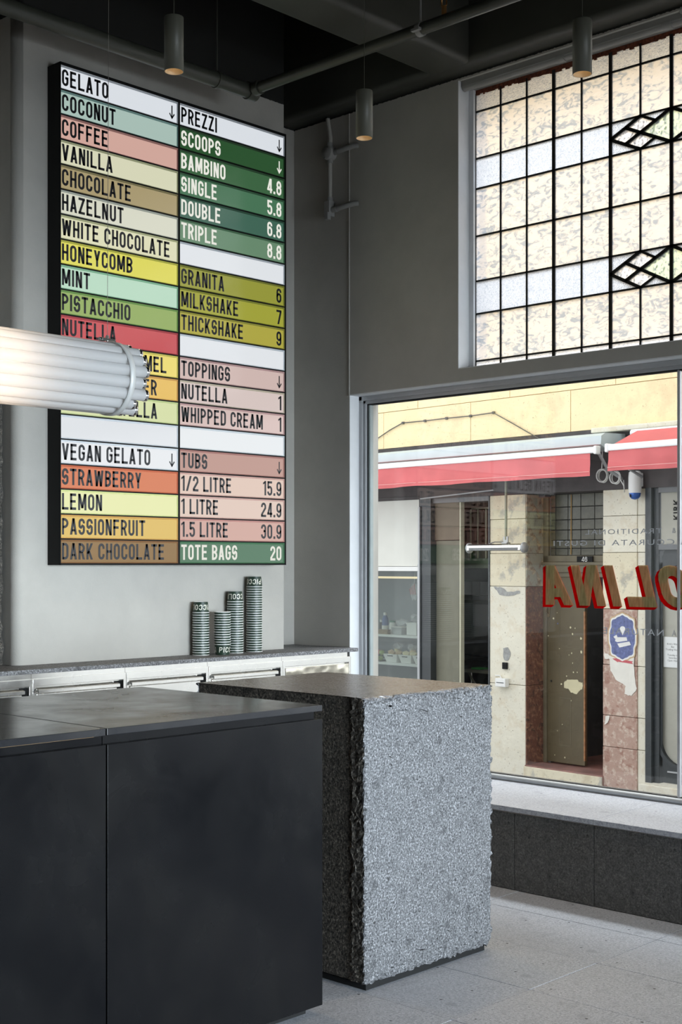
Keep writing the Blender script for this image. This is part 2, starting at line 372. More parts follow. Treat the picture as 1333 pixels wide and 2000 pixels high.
# wall with the two windows
WX0, WX1 = -5.524, 2.45; UX0, UX1 = -4.689, -2.15
mb = MB()
mb.box(XA-.01, WX0, YB, 6.14, 0, 2.625); mb.box(WX1, 3.0, YB, 6.14, 0, 2.625)
mb.box(WX0, WX1, YB, 6.14, -.6, .36)
mb.box(XA-.01, UX0, YB, 6.14, 2.625, 5.0); mb.box(UX1, 3.0, YB, 6.14, 2.625, 5.0)
mb.box(UX0, UX1, YB, 6.14, 2.625, 2.695); mb.box(UX0, UX1, YB, 6.14, 4.31, 5.0)
wb = put('wall_back', mb, M_wall, kind='structure')
mb = MB()   # lining of the two openings, paled for the light on their reveals
mb.box(WX0-.001, WX0+.003, YB+.001, 6.0, .41, 2.624); mb.box(WX0, WX1, YB+.001, 6.0, 2.619, 2.6255)
mb.box(UX0-.001, UX0+.003, YB+.001, 6.0, 2.70, 4.31); mb.box(UX0, UX1, YB+.001, 6.0, 2.6945, 2.699)
put('lit_reveal_lining', mb, M_reveal_lit, wb)
mb = B(-5.528, -5.520, YB-.006, YB+.001, 2.62, 4.32, bev=.002)
put('plaster_seam', mb, M_wall, wb)
# unseen far side: wall with a broad shopfront opening for the added lamp outside
mb = MB(); mb.box(3.0, 3.2, -2.6, .5, 0, 5.0); mb.box(3.0, 3.2, 5.3, 6.14, 0, 5.0); mb.box(3.0, 3.2, .5, 5.3, 2.75, 5.0); mb.box(3.0, 3.2, .5, 5.3, -.2, .35)
put('wall_right', mb, M_wall, kind='structure')
put('wall_front', B(-6.25, 3.2, -2.8, -2.6, 0, 5.0), M_wall, kind='structure')
w3 = thing('window_3', (3.1, 2.9, .35), kind='structure')
fr = MB()
for y in (.5, 2.08, 3.68, 5.24): fr.box(3.07, 3.13, y, y+.06, .35, 2.75)
fr.box(3.07, 3.13, .5, 5.3, .35, .41); fr.box(3.07, 3.13, .5, 5.3, 2.69, 2.75); put('frame', fr, M_frame_dark, w3)
for y in (.56, 2.14, 3.74): put('pane', B(3.096, 3.104, y, y+(1.52 if y < 1 else 1.54 if y < 3 else 1.50), .41, 2.69), M_glass, w3)
put('ceiling', B(-6.25, 3.2, -2.8, 6.14, 5.0, 5.15), M_black_paint, kind='structure')
def rounded_beam(name, x0, x1, ya, yb, along, z0=4.33, r=.035, mats=M_beam):
    m = MB(); seg = 5
    if along == 'y':
        pr = [(x0, 5.0)]+[(x0+r-r*cos(radians(a)), z0+r-r*sin(radians(a))) for a in range(0, 91, 18)]+[(x1-r+r*sin(radians(a)), z0+r-r*cos(radians(a))) for a in range(0, 91, 18)]+[(x1, 5.0)]
        vs = [(x, ya, z) for x, z in pr]+[(x, yb, z) for x, z in pr]
    else:
        pr = [(ya, 5.0)]+[(ya+r-r*cos(radians(a)), z0+r-r*sin(radians(a))) for a in range(0, 91, 18)]+[(yb, z0), (yb, 5.0)]
        vs = [(x0, y, z) for y, z in pr]+[(x1, y, z) for y, z in pr]
    k = len(pr); m.add(vs, [(i, i+1, i+1+k, i+k) for i in range(k-1)], 0, True); m.add([], [])
    return put(name, m, mats, kind='structure')
rounded_beam('trim_1', -4.80, -4.50, -2.6, 5.75, 'y')
rounded_beam('trim_2', -6.0, 3.0, 5.735, YB+.002, 'x', mats=M_beam)
rounded_beam('trim_3', -1.9, -1.6, -2.6, 5.75, 'y')

# floor: bluestone slabs
fl = put('floor', B(-6.25, 3.2, -2.8, 6.14, -.12, -.004), M_grout, kind='structure')
tile = None; ys = [3.674+.4615*i for i in range(-4, 6)]; xs = [-2.955+.924*i for i in range(-4, 5)]
for iy in range(len(ys)-1):
    for ix in range(len(xs)-1):
        y0, y1, x0, x1 = ys[iy]+.0015, ys[iy+1]-.0015, xs[ix]+.0015, xs[ix+1]-.0015
        if y1 > 5.36: y1 = 5.345
        if y1-y0 < .05 or x1 > 1.8: continue
        dz = random.uniform(-.0006, .0006)
        put('floor_tile', B(x0, x1, y0, y1, -.02, dz, bev=.0015), M_tile, fl)
put('outer_floor', MB().box(-6.0, 3.0, -2.6, ys[0]-.003, -.02, 0).box(xs[-1], 3.0, ys[0], 5.34, -.02, 0), M_tile, fl)

# ------------------------------------------------------------------ window seat along the glass
seat = thing('window_seat', (-1.5, 5.6, 0), label='low bluestone window seat under the shop window, front shaded and top lit by colour', cat='bench')
xj = [-5.28+.457*i for i in range(0, 18)]
for i in range(len(xj)-1):
    put('front_slab', B(xj[i]+.0018, xj[i+1]-.0018, 5.345, 5.368, .002, .381, bev=.001), M_stone_shaded, seat)
for i in range(0, len(xj)-1, 2):
    put('top_slab', B(xj[i]+.001, xj[min(i+2, len(xj)-1)]-.001, 5.333, 5.968, .385, .409, bev=.0015), M_seat_lit, seat)
put('edge_trim', B(xj[0], xj[-1], 5.337, 5.345, .380, .3845), M_trimsteel, seat)
put('carcass', B(xj[0], xj[-1], 5.368, 5.87, 0, .384), M_trimgrout, seat)

# ------------------------------------------------------------------ shop window
w1 = thing('window_1', (-3.4, 6.0, .41), kind='structure')
m = MB(); XL, XR, ZB, ZT = -5.524, WX1, .41, 2.619
def ring(m, dx, dz, wd, y0, y1, bev=.003, mi=0):
    x0, x1, z0, z1 = XL+dx, XR-dx, ZB+dz, ZT-dx
    m.box(x0, x0+wd, y0, y1, z0, z1, mi, bev); m.box(x1-wd, x1, y0, y1, z0, z1, mi, bev)
    m.box(x0, x1, y0, y1, z1-wd, z1, mi, bev); m.box(x0, x1, y0, y1, z0, z0+min(wd, .02), mi, bev)
ring(m, .0, .0, .028, 5.962, 6.04); ring(m, .020, .006, .026, 5.975, 6.03)
put('frame', m, M_frame, w1)
put('bottom_rail', MB().tube([(XL+.01, 5.968, .424), (XR-.01, 5.968, .424)], .014, 12), M_frame, w1)
m = MB(); ring(m, .044, .02, .010, 5.990, 6.02, 0); put('gasket', m, M_gasket, w1)
put('glazing_bead', B(XL+.054, XL+.068, 5.992, 6.02, ZB+.03, ZT-.05, bev=.002), M_pale_edge, w1)
mx = [-5.47, -3.375, -1.28, .60, 2.40]
panes = []
for i in range(4):
    panes.append(put('pane', B(mx[i]+.004, mx[i+1]-.004, 5.996, 6.004, .436, 2.570), M_glass, w1))
for x in mx[1:4]: put('glazing_joint', B(x-.008, x+.008, 5.99, 6.01, .43, 2.572, bev=.002), plain('silver_joint', (.55, .56, .58), .35, .5) if x == mx[1] else MATS['silver_joint'], w1)

# painted lettering on the glass, read from the lane, so reversed from inside
def brushed_gold():
    n = NT('brushed_gold_leaf'); v = n.co((6, 1, 1)); c = n.ramp(n.noise(v, 12, 4), [(.3, (.30, .25, .11)), (.7, (.52, .44, .22))])
    d = n.n('BsdfDiffuse', Color=c); t = n.n('BsdfTranslucent', Color=c); m = n.n('MixShader', Fac=.35); n.set(m.inputs[1], d); n.set(m.inputs[2], t); return n.done(m)
M_gold = brushed_gold()
n_ = NT('red_letter_shade'); d_ = n_.n('BsdfDiffuse', Color=(.62, .006, .006)); t_ = n_.n('BsdfTranslucent', Color=(.62, .006, .006)); mm_ = n_.n('MixShader', Fac=.45); n_.set(mm_.inputs[1], d_); n_.set(mm_.inputs[2], t_); M_red = n_.done(mm_)
n_ = NT('white_outline'); d_ = n_.n('BsdfDiffuse', Color=(.8, .8, .8)); t_ = n_.n('BsdfTranslucent', Color=(.8, .8, .8)); mm_ = n_.n('MixShader', Fac=.5); n_.set(mm_.inputs[1], d_); n_.set(mm_.inputs[2], t_); M_outl = n_.done(mm_)
n_ = NT('silver_small_letter'); M_silver = n_.done(prin(n_, Base_Color=(.62, .65, .70), Roughness=.4, Metallic=.2))
def letter_quads(P, tr): return [[tr(q) for q in p] for p in P]
Z0, LH = 1.383, .213
xr = -4.232                                                         # the A's outer foot; the word runs towards +X mirrored
word = 'ANILOCCIP'; cur = xr
for ch in word:
    P, gw = glyph(ch, .76, .245)
    def tr(q, gw=gw): return (cur+(gw-q[0])*LH-(q[1]-0)*LH*.27+.058, Z0+q[1]*LH)
    gp = letter_quads(P, tr); pi_ = 0
    for i in range(4):
        if mx[i] < cur+.05: pi_ = i
    sh = MB(); off = (-.020, -.013)
    yy = 5.9952
    for p in gp:
        q2 = [(x+off[0], z+off[1]) for x, z in p]; yy -= .000006
        sh.add([(x, yy, z) for x, z in q2], [list(range(len(p)))])
        for i in range(len(p)):
            yy -= .000006
            j = (i+1) % len(p); sh.add([(p[i][0], yy, p[i][1]), (p[j][0], yy, p[j][1]), (q2[j][0], yy, q2[j][1]), (q2[i][0], yy, q2[i][1])], [(0, 1, 2, 3)])
    g = MB(); yy = 5.9932
    for p in gp: yy -= .00001; g.add([(x, yy, z) for x, z in p], [list(range(len(p)))])
    put('letter', g, M_gold, panes[pi_]); put('letter_shadow', sh, M_red, panes[pi_])
    cur += (gw+.205)*LH
def text_poly(body, size, font_w=1.0, offset=0.0, spacing=1.0, align='LEFT'):
    cu = bpy.data.curves.new('t', 'FONT'); cu.body = body; cu.size = size; cu.align_x = align; cu.space_character = spacing; cu.offset = offset; cu.resolution_u = 3; cu.fill_mode = 'BOTH'
    ob = bpy.data.objects.new('t', cu); me = bpy.data.meshes.new_from_object(ob); out = MB()
    out.add([(v.co.x*font_w, 0, v.co.y) for v in me.vertices], [list(p.vertices) for p in me.polygons])
    bpy.data.objects.remove(ob); bpy.data.curves.remove(cu); bpy.data.meshes.remove(me); return out
def mirrored_line(body, x_end, z, h, length, pane):
    t = text_poly(body, 1.0, 1.0, .004, 1.25); xs_ = [p[0] for p in t.v]; zs_ = [p[2] for p in t.v]
    k = length/(max(xs_)-min(xs_)); kz = h/(max(zs_)-min(zs_) or 1); o = MB()
    o.add([(x_end+(max(xs_)-p[0])*k, 5.9945, z+(p[2]-min(zs_))*kz) for p in t.v], t.f); put('small_lettering', o, M_silver, panes[pane])
mirrored_line('TRADITIONAL', -3.925, 1.757, .026, .455, 0)
mirrored_line('&', -3.415, 1.757, .026, .022, 0)
mirrored_line('CCURATA DI GUSTI', -4.125, 1.699, .028, .725, 0)
mirrored_line('A', -3.365, 1.699, .028, .024, 1)
mirrored_line('NATURALE', -3.815, 1.240, .032, .355, 0)
mirrored_line('A', -3.415, 1.240, .032, .026, 0)

# ------------------------------------------------------------------ leaded window above
w2 = thing('window_2', (-3.42, 6.0, 2.70), kind='structure')
cx_ = [-4.656+.1769*i for i in range(15)]; X7 = cx_[7]
rows = [2.706, 2.747, 3.013, 3.198, 3.452, 3.719, 3.889, 4.153, 4.257]
kinds = [M_reed, M_wavy, M_stipple, M_wavy, M_wavy, M_stipple, M_wavy, M_reed]
YG = 6.0
for j in range(8):
    for i in range(14):
        if j in (2, 5) and 5 <= i < 9: continue
        put('pane', B(cx_[i]+.001, cx_[i+1]-.001, YG-.002, YG+.002, rows[j]+.001, rows[j+1]-.001), kinds[j], w2)
def came(p, q, w=.009, name='lead_came'):
    d = Vector((q[0]-p[0], q[1]-p[1])).normalized(); n = Vector((-d.y, d.x))*w/2
    put(name, MB().prism([(p[0]+n.x, p[1]+n.y), (p[0]-n.x, p[1]-n.y), (q[0]-n.x, q[1]-n.y), (q[0]+n.x, q[1]+n.y)], YG-.007, YG+.006), M_lead, w2)
for j in range(8): 
    if j: came((cx_[0], rows[j]), (cx_[14], rows[j]))
for i in range(15):
    if i in (3, 5, 7, 9, 11): came((cx_[i], rows[0]), (cx_[i], rows[8]), .019, 'glazing_bar')
    elif i in (6, 8):
        for a, b in ((0, 2), (3, 5), (6, 8)): came((cx_[i], rows[a]), (cx_[i], rows[b]))
    else: came((cx_[i], rows[0]), (cx_[i], rows[8]))
for j in (2, 5):
    z0, z1 = rows[j], rows[j+1]
    for sgn in (-1, 1):
        def T(s_, t_): return (X7+sgn*(1-s_)*(cx_[7]-cx_[5]), z0+t_*(z1-z0))
        pieces = [([(0, .5), (.25, .75), (.5, .5), (.25, .25)], M_pinkglass), ([(.25, .75), (.5, 1), (.75, .75), (.5, .5)], M_pinkglass), ([(.25, .25), (.5, .5), (.75, .25), (.5, 0)], M_pinkglass),
                  ([(.5, .5), (1, 1), (1, 0)], M_greenglass), ([(0, .5), (0, 1), (.5, 1)], M_stipple), ([(.5, 1), (1, 1), (.75, .75)], M_stipple), ([(0, .5), (.5, 0), (0, 0)], M_stipple), ([(.5, 0), (.75, .25), (1, 0)], M_stipple)]
        for poly, mt in pieces: put('pane', MB().prism([T(*q) for q in poly], YG-.002, YG+.002), mt, w2)
        for a, b, w in (((0, .5), (.5, 1), .017), ((0, .5), (.5, 0), .017), ((.25, .25), (1, 1), .017), ((.25, .75), (1, 0), .017), ((.5, 1), (.75, .75), .013), ((.5, 0), (.75, .25), .013)): came(T(*a), T(*b), w)
m = MB(); m.box(UX0+.003, UX0+.035, 5.975, 6.03, 2.70, 4.31); m.box(UX1-.035, UX1, 5.975, 6.03, 2.70, 4.31); m.box(UX0, UX1, 5.985, 6.03, 2.698, 2.708)
put('frame', m, M_reveal_lit, w2)
m = MB(); m.box(UX0+.005, UX1, 5.90, 6.03, 4.275, 4.312, bev=.006); m.tube([(UX0+.01, 5.925, 4.278), (UX1, 5.925, 4.278)], .022, 12)
for x in (-4.05, -3.42, -2.9): m.tube([(x, 5.925, 4.278), (x+.05, 5.925, 4.278)], .027, 12)
m.blob((-3.30, 5.90, 4.318), .022, jit=.05); put('head_rail', m, M_pipe_grey, w2)
m = MB(); rd = random.Random(3); x = cx_[0]
while x < cx_[14]:
    x2 = x+rd.uniform(.01, .03); m.box(x, x2, YG-.004, YG+.004, 4.253-rd.uniform(0, .012), 4.278); x = x2
put('rusty_putty', m, M_rust, w2)

# ================================================================== BACK COUNTER
XF = -5.46; CY0, CY1 = 1.9, YB-.002
m = MB(); top_y = 2.0
m.box(XA+.001, XF+.012, top_y, CY1-.001, 1.079, 1.100, bev=.002)
put('stone_worktop', m, M_stone_work, label='long speckled bluestone worktop over the steel drawers, below the lit menu', cat='worktop')
units = [3.605-.5515*2, 3.605-.5515, 3.605, 4.160, 4.709, 5.262, 5.826]
lab = ['stainless steel drawer unit outside to the far left of the counter run', 'leftmost visible stainless steel drawer unit, cut by the picture edge',
       'stainless steel drawer unit left of the cups, behind the black counter seam', 'stainless steel drawer unit under the left side of the cup stacks', 'stainless steel drawer unit right before the dented steel end panel', 'stainless steel end cabinet with a dented plain door by the window']
for i in range(6):
    a, b = units[i], units[i+1]
    u = thing('drawer_unit' if i < 5 else 'steel_cabinet', (XF-.25, (a+b)/2, 0), label=lab[i], cat='cabinet', group='stainless cabinets under the worktop')
    m = MB(); m.box(XP+.006, XF-.02, a+.001, b-.001, .10, 1.03)
    m.box(XF-.02, XF, a+.001, b-.001, 1.018, 1.052, bev=.002); m.box(XP+.006, XF-.012, a+.001, b-(.02 if i == 5 else .001), 1.052, 1.0785)
    m.box(XF-.02, XF, a+.001, a+.018, .10, 1.02, bev=.001); m.box(XF-.02, XF, b-.018, b-.001, .10, 1.02, bev=.001)
    put('carcass', m, M_steel, u)
    m = MB(); m.box(XP+.01, XF-.04, a+.02, b-.02, 0, .10); put('plinth', m, M_void, u)
    if i < 5:
        zt = 1.012
        for kx in range(3):
            z1 = zt-kx*.30; z0 = z1-.285
            put('gap', B(XF-.019, XF-.017, b-.062, b-.019, z0, z1), M_void, u)
            d = put('drawer', B(XF-.018, XF+.004, a+.02, b-.062, z0, z1-.030, bev=.003), M_steel, u)
            hm = MB(); y0, y1 = a+.02, b-.056
            hm.add([(XF+.0, y0, z1-.004), (XF+.022, y0, z1-.012), (XF+.022, y0, z1-.026), (XF+.018, y0, z1-.026), (XF+.0, y0, z1-.012),
                    (XF+.0, y1, z1-.004), (XF+.022, y1, z1-.012), (XF+.022, y1, z1-.026), (XF+.018, y1, z1-.026), (XF+.0, y1, z1-.012)],
                   [(0, 1, 2, 3, 4), (9, 8, 7, 6, 5), (0, 5, 6, 1), (1, 6, 7, 2), (2, 7, 8, 3), (3, 8, 9, 4), (4, 9, 5, 0)])
            put('handle', hm, M_steel, d)
    else:
        d = put('door', B(XF-.018, XF+.003, a+.02, b-.022, .12, 1.010, bev=.002), M_steel_panel, u)

# stone slab standing on the worktop left of the pier
def rough_slab(name, x0, x1, y0, y1, z0, z1, mat, step=.03, amp=.008, **kw):
    m = MB(); rd = random.Random(5); ny, nz = int((y1-y0)/step), int((z1-z0)/step)
    g = [[None]*(nz+1) for _ in range(ny+1)]
    for i in range(ny+1):
        for j in range(nz+1):
            e = (rd.uniform(-.008, .004) if i == ny else 0)
            g[i][j] = (x1+rd.uniform(-amp, amp), y0+(y1-y0)*i/ny+e, z0+(z1-z0)*j/nz)
    vs = [p for c in g for p in c]; fs = [(i*(nz+1)+j, (i+1)*(nz+1)+j, (i+1)*(nz+1)+j+1, i*(nz+1)+j+1) for i in range(ny) for j in range(nz)]
    m.add(vs, fs); b = len(m.v)
    edge = [g[ny][j] for j in range(nz+1)]; m.add(edge+[(x0, p[1], p[2]) for p in edge], [(j, j+nz+1, j+nz+2, j+1) for j in range(nz)])
    edge = [g[i][nz] for i in range(ny+1)]; m.add(edge+[(x0, p[1], p[2]) for p in edge], [(j, j+1, j+ny+2, j+ny+1) for j in range(ny)])
    edge = [g[0][j] for j in range(nz+1)]; m.add(edge+[(x0, p[1], p[2]) for p in edge], [(j, j+1, j+nz+2, j+nz+1) for j in range(nz)])
    return put(name, m, mat, **kw)
rough_slab('stone_splashback', XA+.002, -5.80, 2.2, 3.655, 1.101, 2.42, M_stone_rough, label='rough dark stone slab on the worktop left of the pier', cat='stone slab')

# ------------------------------------------------------------------ gelato cups
M_cup_green = plain('dark_green_cup_paper', (.012, .032, .018), .45, var=.1)
M_cup_white = plain('white_cup_paper', (.80, .80, .77), .5, var=.03)
M_cup_print = plain('cream_cup_print', (.72, .70, .60), .5, var=.05)
def cup_mesh(up, lettered):
    s = 1 if up else -1; H = .060
    m = MB(); pr = [(.0385, 0), (.0445, H-.004)]
    f = lambda pts: [(r, h if up else H-h) for r, h in pts]
    m.lathe(f(pr), n=28, mi=0); m.lathe(f([(.0, .004), (.0375, .004), (.0385, 0)]), n=28, mi=1)
    m.lathe(f([(.0445, H-.004), (.0468, H-.004), (.0472, H-.002), (.0468, H), (.0440, H), (.0425, H-.004), (.037, .004)]), n=28, mi=1)
    return m
def cup_letters(up, text, a0):
    m = MB(); H = .060; h = .030; x = 0; base = .014
    polys, ln = [], 0
    for ch in text:
        P, gw = glyph(ch, .62, .165); polys += [[(px+x+py*.25, py) for px, py in p] for p in P]; x += gw+.20
    for p in polys:
        vs = []
        for px, py in p:
            z = base+py*h; r = .0385+(.0445-.0385)*z/H+.0005+.00002*polys.index(p); ang = a0+(px*h)/r
            if not up: z = H-z; ang = a0-(px*h)/r
            vs.append((r*cos(ang), r*sin(ang), z))
        m.add(vs, [list(range(len(p)))])
    return m
cup_src = {}
def make_cup(pos, up, letters, rot, label, group, key):
    if key in cup_src:
        src = cup_src[key]; o = again(src[0], Matrix.Translation(pos) @ Matrix.Rotation(rot, 4, 'Z'))
        for c in src[1:]: again(c, WM[o.name], o)
    else:
        o = put('gelato_cup', cup_mesh(up, letters), [M_cup_green, M_cup_white], origin=(0, 0, 0), frame=Matrix.Translation(pos) @ Matrix.Rotation(rot, 4, 'Z'), cat='cup'); cup_src[key] = [o]
        if letters:
            lm = cup_letters(up, letters[0], letters[1])
            c = put('lettering', lm, M_cup_print, o, frame=WM[o.name], origin=(0, 0, 0)); cup_src[key].append(c)
    o['label'] = label; o['group'] = group; o['category'] = 'cup'
    return o
towards = math.atan2(5.0, -5.6)+pi                                     # angle from the stacks to the viewer
stacks = [((392.5, 1276), 18, False, 'PICCOLINA', 'short left stack', .30),
          ((434.5, 1277), 14, True, 'A PICCOLINA', 'low upright stack', -.05),
          ((459.5, 1274), 22, False, 'PICCOLINA', 'middle back stack', .95),
          ((497, 1270), 28, False, 'PICCOLINA', 'tallest right stack', .12)]
for si, ((px, py), cnt, up, txt, nm, turn) in enumerate(stacks):
    base = on_x(px, py, XP+(.115 if si == 1 else .056))
    pitch = .01372
    glabel = {0: 'green and white gelato cup nested within the leftmost stack of cups', 1: 'green and white gelato cup nested within the upright stack, second from the left',
              2: 'green and white gelato cup nested within the third stack of cups from the left', 3: 'green and white gelato cup nested within the tallest stack, at the right'}[si]
    for k in range(cnt):
        end = (k == 0 and up) or (k == cnt-1 and not up)
        j = Vector((random.uniform(-.0008, .0008), random.uniform(-.0008, .0008), 1.1005-1.1 + k*pitch))
        pos = Vector((base.x, base.y, 1.1))+j
        lbl = glabel
        if end: lbl = {0: 'top upside-down green cup with cream letters on the leftmost stack', 1: 'bottom green cup with cream letters in the upright second stack', 2: 'top upside-down green cup with cream letters on the third stack', 3: 'top upside-down green cup with cream letters on the tallest stack'}[si]
        if end:
            L = txt; a_start = (towards-.95+turn*0) if up else (towards+.95)
            make_cup(pos, up, (L, {0: towards+1.72, 1: towards-1.45, 2: towards+2.15, 3: towards+1.12}[si]), 0, lbl, 'gelato cups in stacks', ('end', si))
        else: make_cup(pos, up, None, random.uniform(0, 6.28), lbl, 'gelato cups nested in the '+nm, ('plain', up))

# ================================================================== LIT MENU BOARD
XS = -5.589; SY0, SY1, SYM = 3.851, 5.412, 4.612; SZ0, SZ1 = 1.597, 4.100
board = thing('menu_board', (XP, (SY0+SY1)/2, SZ0), label='tall black framed backlit menu board of coloured rows on the grey pier', cat='sign')
m = MB(); XI = XS-.008
m.box(XP+.001, XI-.002, SY0, SY1, SZ0, SZ1)
m.box(XI-.003, XS, SY0, SY0+.004, SZ0, SZ1); m.box(XI-.003, XS, SY1-.010, SY1, SZ0, SZ1); m.box(XI-.003, XS, SY0, SY1, SZ1-.011, SZ1); m.box(XI-.003, XS, SY0, SY1, SZ0, SZ0+.006)
put('housing', m, M_sign_black, board)
rowh = (SZ1-.011-SZ0-.006)/20
put('centre_divider', B(XI-.002, XS-.001, SYM-.006, SYM+.006, SZ0+.006, SZ1-.011), M_sign_black, board)
for i in range(1, 20):
    z = SZ1-.011-i*rowh; put('row_divider', B(XI-.002, XS-.002, SY0+.004, SY1-.010, z-.0035, z+.0035), M_sign_black, board)
Wt = (224, 229, 235)
left = [('GELATO', Wt, '>'), ('COCONUT', (172, 195, 186), ''), ('COFFEE', (214, 172, 160), ''), ('VANILLA', (220, 220, 190), ''), ('CHOCOLATE', (172, 157, 118), ''), ('HAZELNUT', (220, 221, 203), ''),
        ('WHITE CHOCOLATE', (226, 225, 190), ''), ('HONEYCOMB', (226, 220, 98), ''), ('MINT', (190, 224, 200), ''), ('PISTACCHIO', (152, 177, 104), ''), ('NUTELLA', (203, 90, 94), ''), ('SALTED CARAMEL', (242, 224, 122), ''),
        ('PEANUT BUTTER', (236, 196, 106), ''), ('STRACCIATELLA', (222, 230, 178), ''), ('', (230, 234, 238), ''), ('VEGAN GELATO', (236, 239, 242), '>'), ('STRAWBERRY', (218, 128, 88), ''), ('LEMON', (236, 239, 180), ''), ('PASSIONFRUIT', (226, 192, 104), ''), ('DARK CHOCOLATE', (146, 116, 72), '')]
right = [('PREZZI', Wt, '>'), ('SCOOPS', (46, 84, 50), '>'), ('BAMBINO', (62, 102, 68), '4.8'), ('SINGLE', (74, 118, 88), '5.8'), ('DOUBLE', (66, 104, 88), '6.8'), ('TRIPLE', (106, 140, 112), '8.8'), ('', (230, 234, 238), ''),
         ('GRANITA', (152, 154, 62), '6'), ('MILKSHAKE', (164, 165, 62), '7'), ('THICKSHAKE', (178, 170, 72), '9'), ('', (232, 236, 240), ''), ('TOPPINGS', (212, 188, 182), '>'), ('NUTELLA', (220, 203, 198), '1'), ('WHIPPED CREAM', (220, 196, 190), '1'), ('', (236, 240, 242), ''),
         ('TUBS', (192, 152, 140), '>'), ('1/2 LITRE', (228, 202, 187), '15.9'), ('1 LITRE', (228, 204, 190), '24.9'), ('1.5 LITRE', (212, 172, 160), '30.9'), ('TOTE BAGS', (82, 122, 94), '20')]
LHm = .0825
for side, lst in ((0, left), (1, right)):
    ya, yb = (SY0+.004, SYM-.006) if side == 0 else (SYM+.006, SY1-.010)
    for i, (txt, c, rt) in enumerate(lst):
        z1 = SZ1-.011-i*rowh-.0035; z0 = SZ1-.011-(i+1)*rowh+.0035; lc = srgb(*c); key = 'panel_%d_%d_%d' % c
        me_ = MATS.get(key) or emit(key, lc, .97, .9)
        lip_dim = tuple(max(.0, min(1, x*.62 if x < max(lc)*.8 else x*.8)) for x in lc)  # lip is added and darkened to imitate shading at the panel edges
        ml = MATS.get(key+'_shade_lip') or plain(key+'_shade_lip', lip_dim, .5, var=.02)
        p = put('row_panel', MB().add([(XI, ya+.005, z0+.005), (XI, yb-.005, z0+.005), (XI, yb-.005, z1-.009), (XI, ya+.005, z1-.009)], [(0, 1, 2, 3)]), me_, board)
        o4 = [(XS-.003, ya, z0), (XS-.003, yb, z0), (XS-.003, yb, z1), (XS-.003, ya, z1)]; i4 = [(XI, ya+.005, z0+.005), (XI, yb-.005, z0+.005), (XI, yb-.005, z1-.009), (XI, ya+.005, z1-.009)]
        put('shade_lip', MB().add(o4+i4, [(k, (k+1) % 4, (k+1) % 4+4, k+4) for k in range(4)]), ml, p)
        light = side == 1 and (txt in ('SCOOPS', 'BAMBINO', 'SINGLE', 'DOUBLE', 'TRIPLE', 'TOTE BAGS'))
        lm = MB(); pm = MB(); zb = z0+.0185
        if txt:
            P, ln = lay(txt, LHm, .475, .155, .112)
            for q in P: lm.add([(XI+.0012, ya+(.010 if side == 0 else .013)+x, zb+z) for x, z in q], [list(range(len(q)))])
        if rt:
            P, ln = lay(rt, LHm, .48, .155, .11) if rt != '>' else lay(rt, .074, .5)
            for q in P: pm.add([(XI+.0012, yb-.022-ln+x, zb+z-.002) for x, z in q], [list(range(len(q)))])
        if lm.v: put('lettering', lm, M_white_letter if light else M_ink, p)
        if pm.v: put('arrow' if rt == '>' else 'price', pm, M_white_letter if light else M_ink, p)

# ================================================================== BLACK STEEL COUNTER
def counter(y0, y1, lbl, end=0.0):
    u = thing('steel_counter', (-3.85, (y0+y1)/2, 0), label=lbl, cat='counter', group='black steel counters in a run')
    X0, X1 = -4.366, -3.33
    m = MB().box(X0+.02, X1-.022, y0, y1-end, .03, 1.078)
    put('carcass', m, M_black_steel, u)
    put('front_panel', B(X1-.02, X1, y0+.0025, y1-.0, .032, 1.05, bev=.002), M_black_steel, u)
    if end: put('end_panel', B(X0+.01, X1-.0215, y1-.02, y1-.001, .032, 1.05, bev=.002), M_black_steel, u)
    put('top', B(X0, X1, y0+.0012, y1-.0012, 1.078, 1.10, bev=.0018), M_black_sheen, u)
    put('plinth', B(X0+.05, X1-.045, y0, y1-.04, 0, .03), M_void, u)
    return u
counter(2.463, 3.405, 'black steel counter at the end of the run, next to the stone block', .022)
u2 = counter(1.52, 2.460, 'black steel counter cut off by the left picture edge, lit strip under its top')
put('warm_strip', B(-3.351, -3.350, 1.6, 2.43, 1.0745, 1.0765), emit('warm_under_top_strip', (1, .75, .45), .55), u2)
counter(.58, 1.517, 'black steel counter farthest left, outside the picture edge')

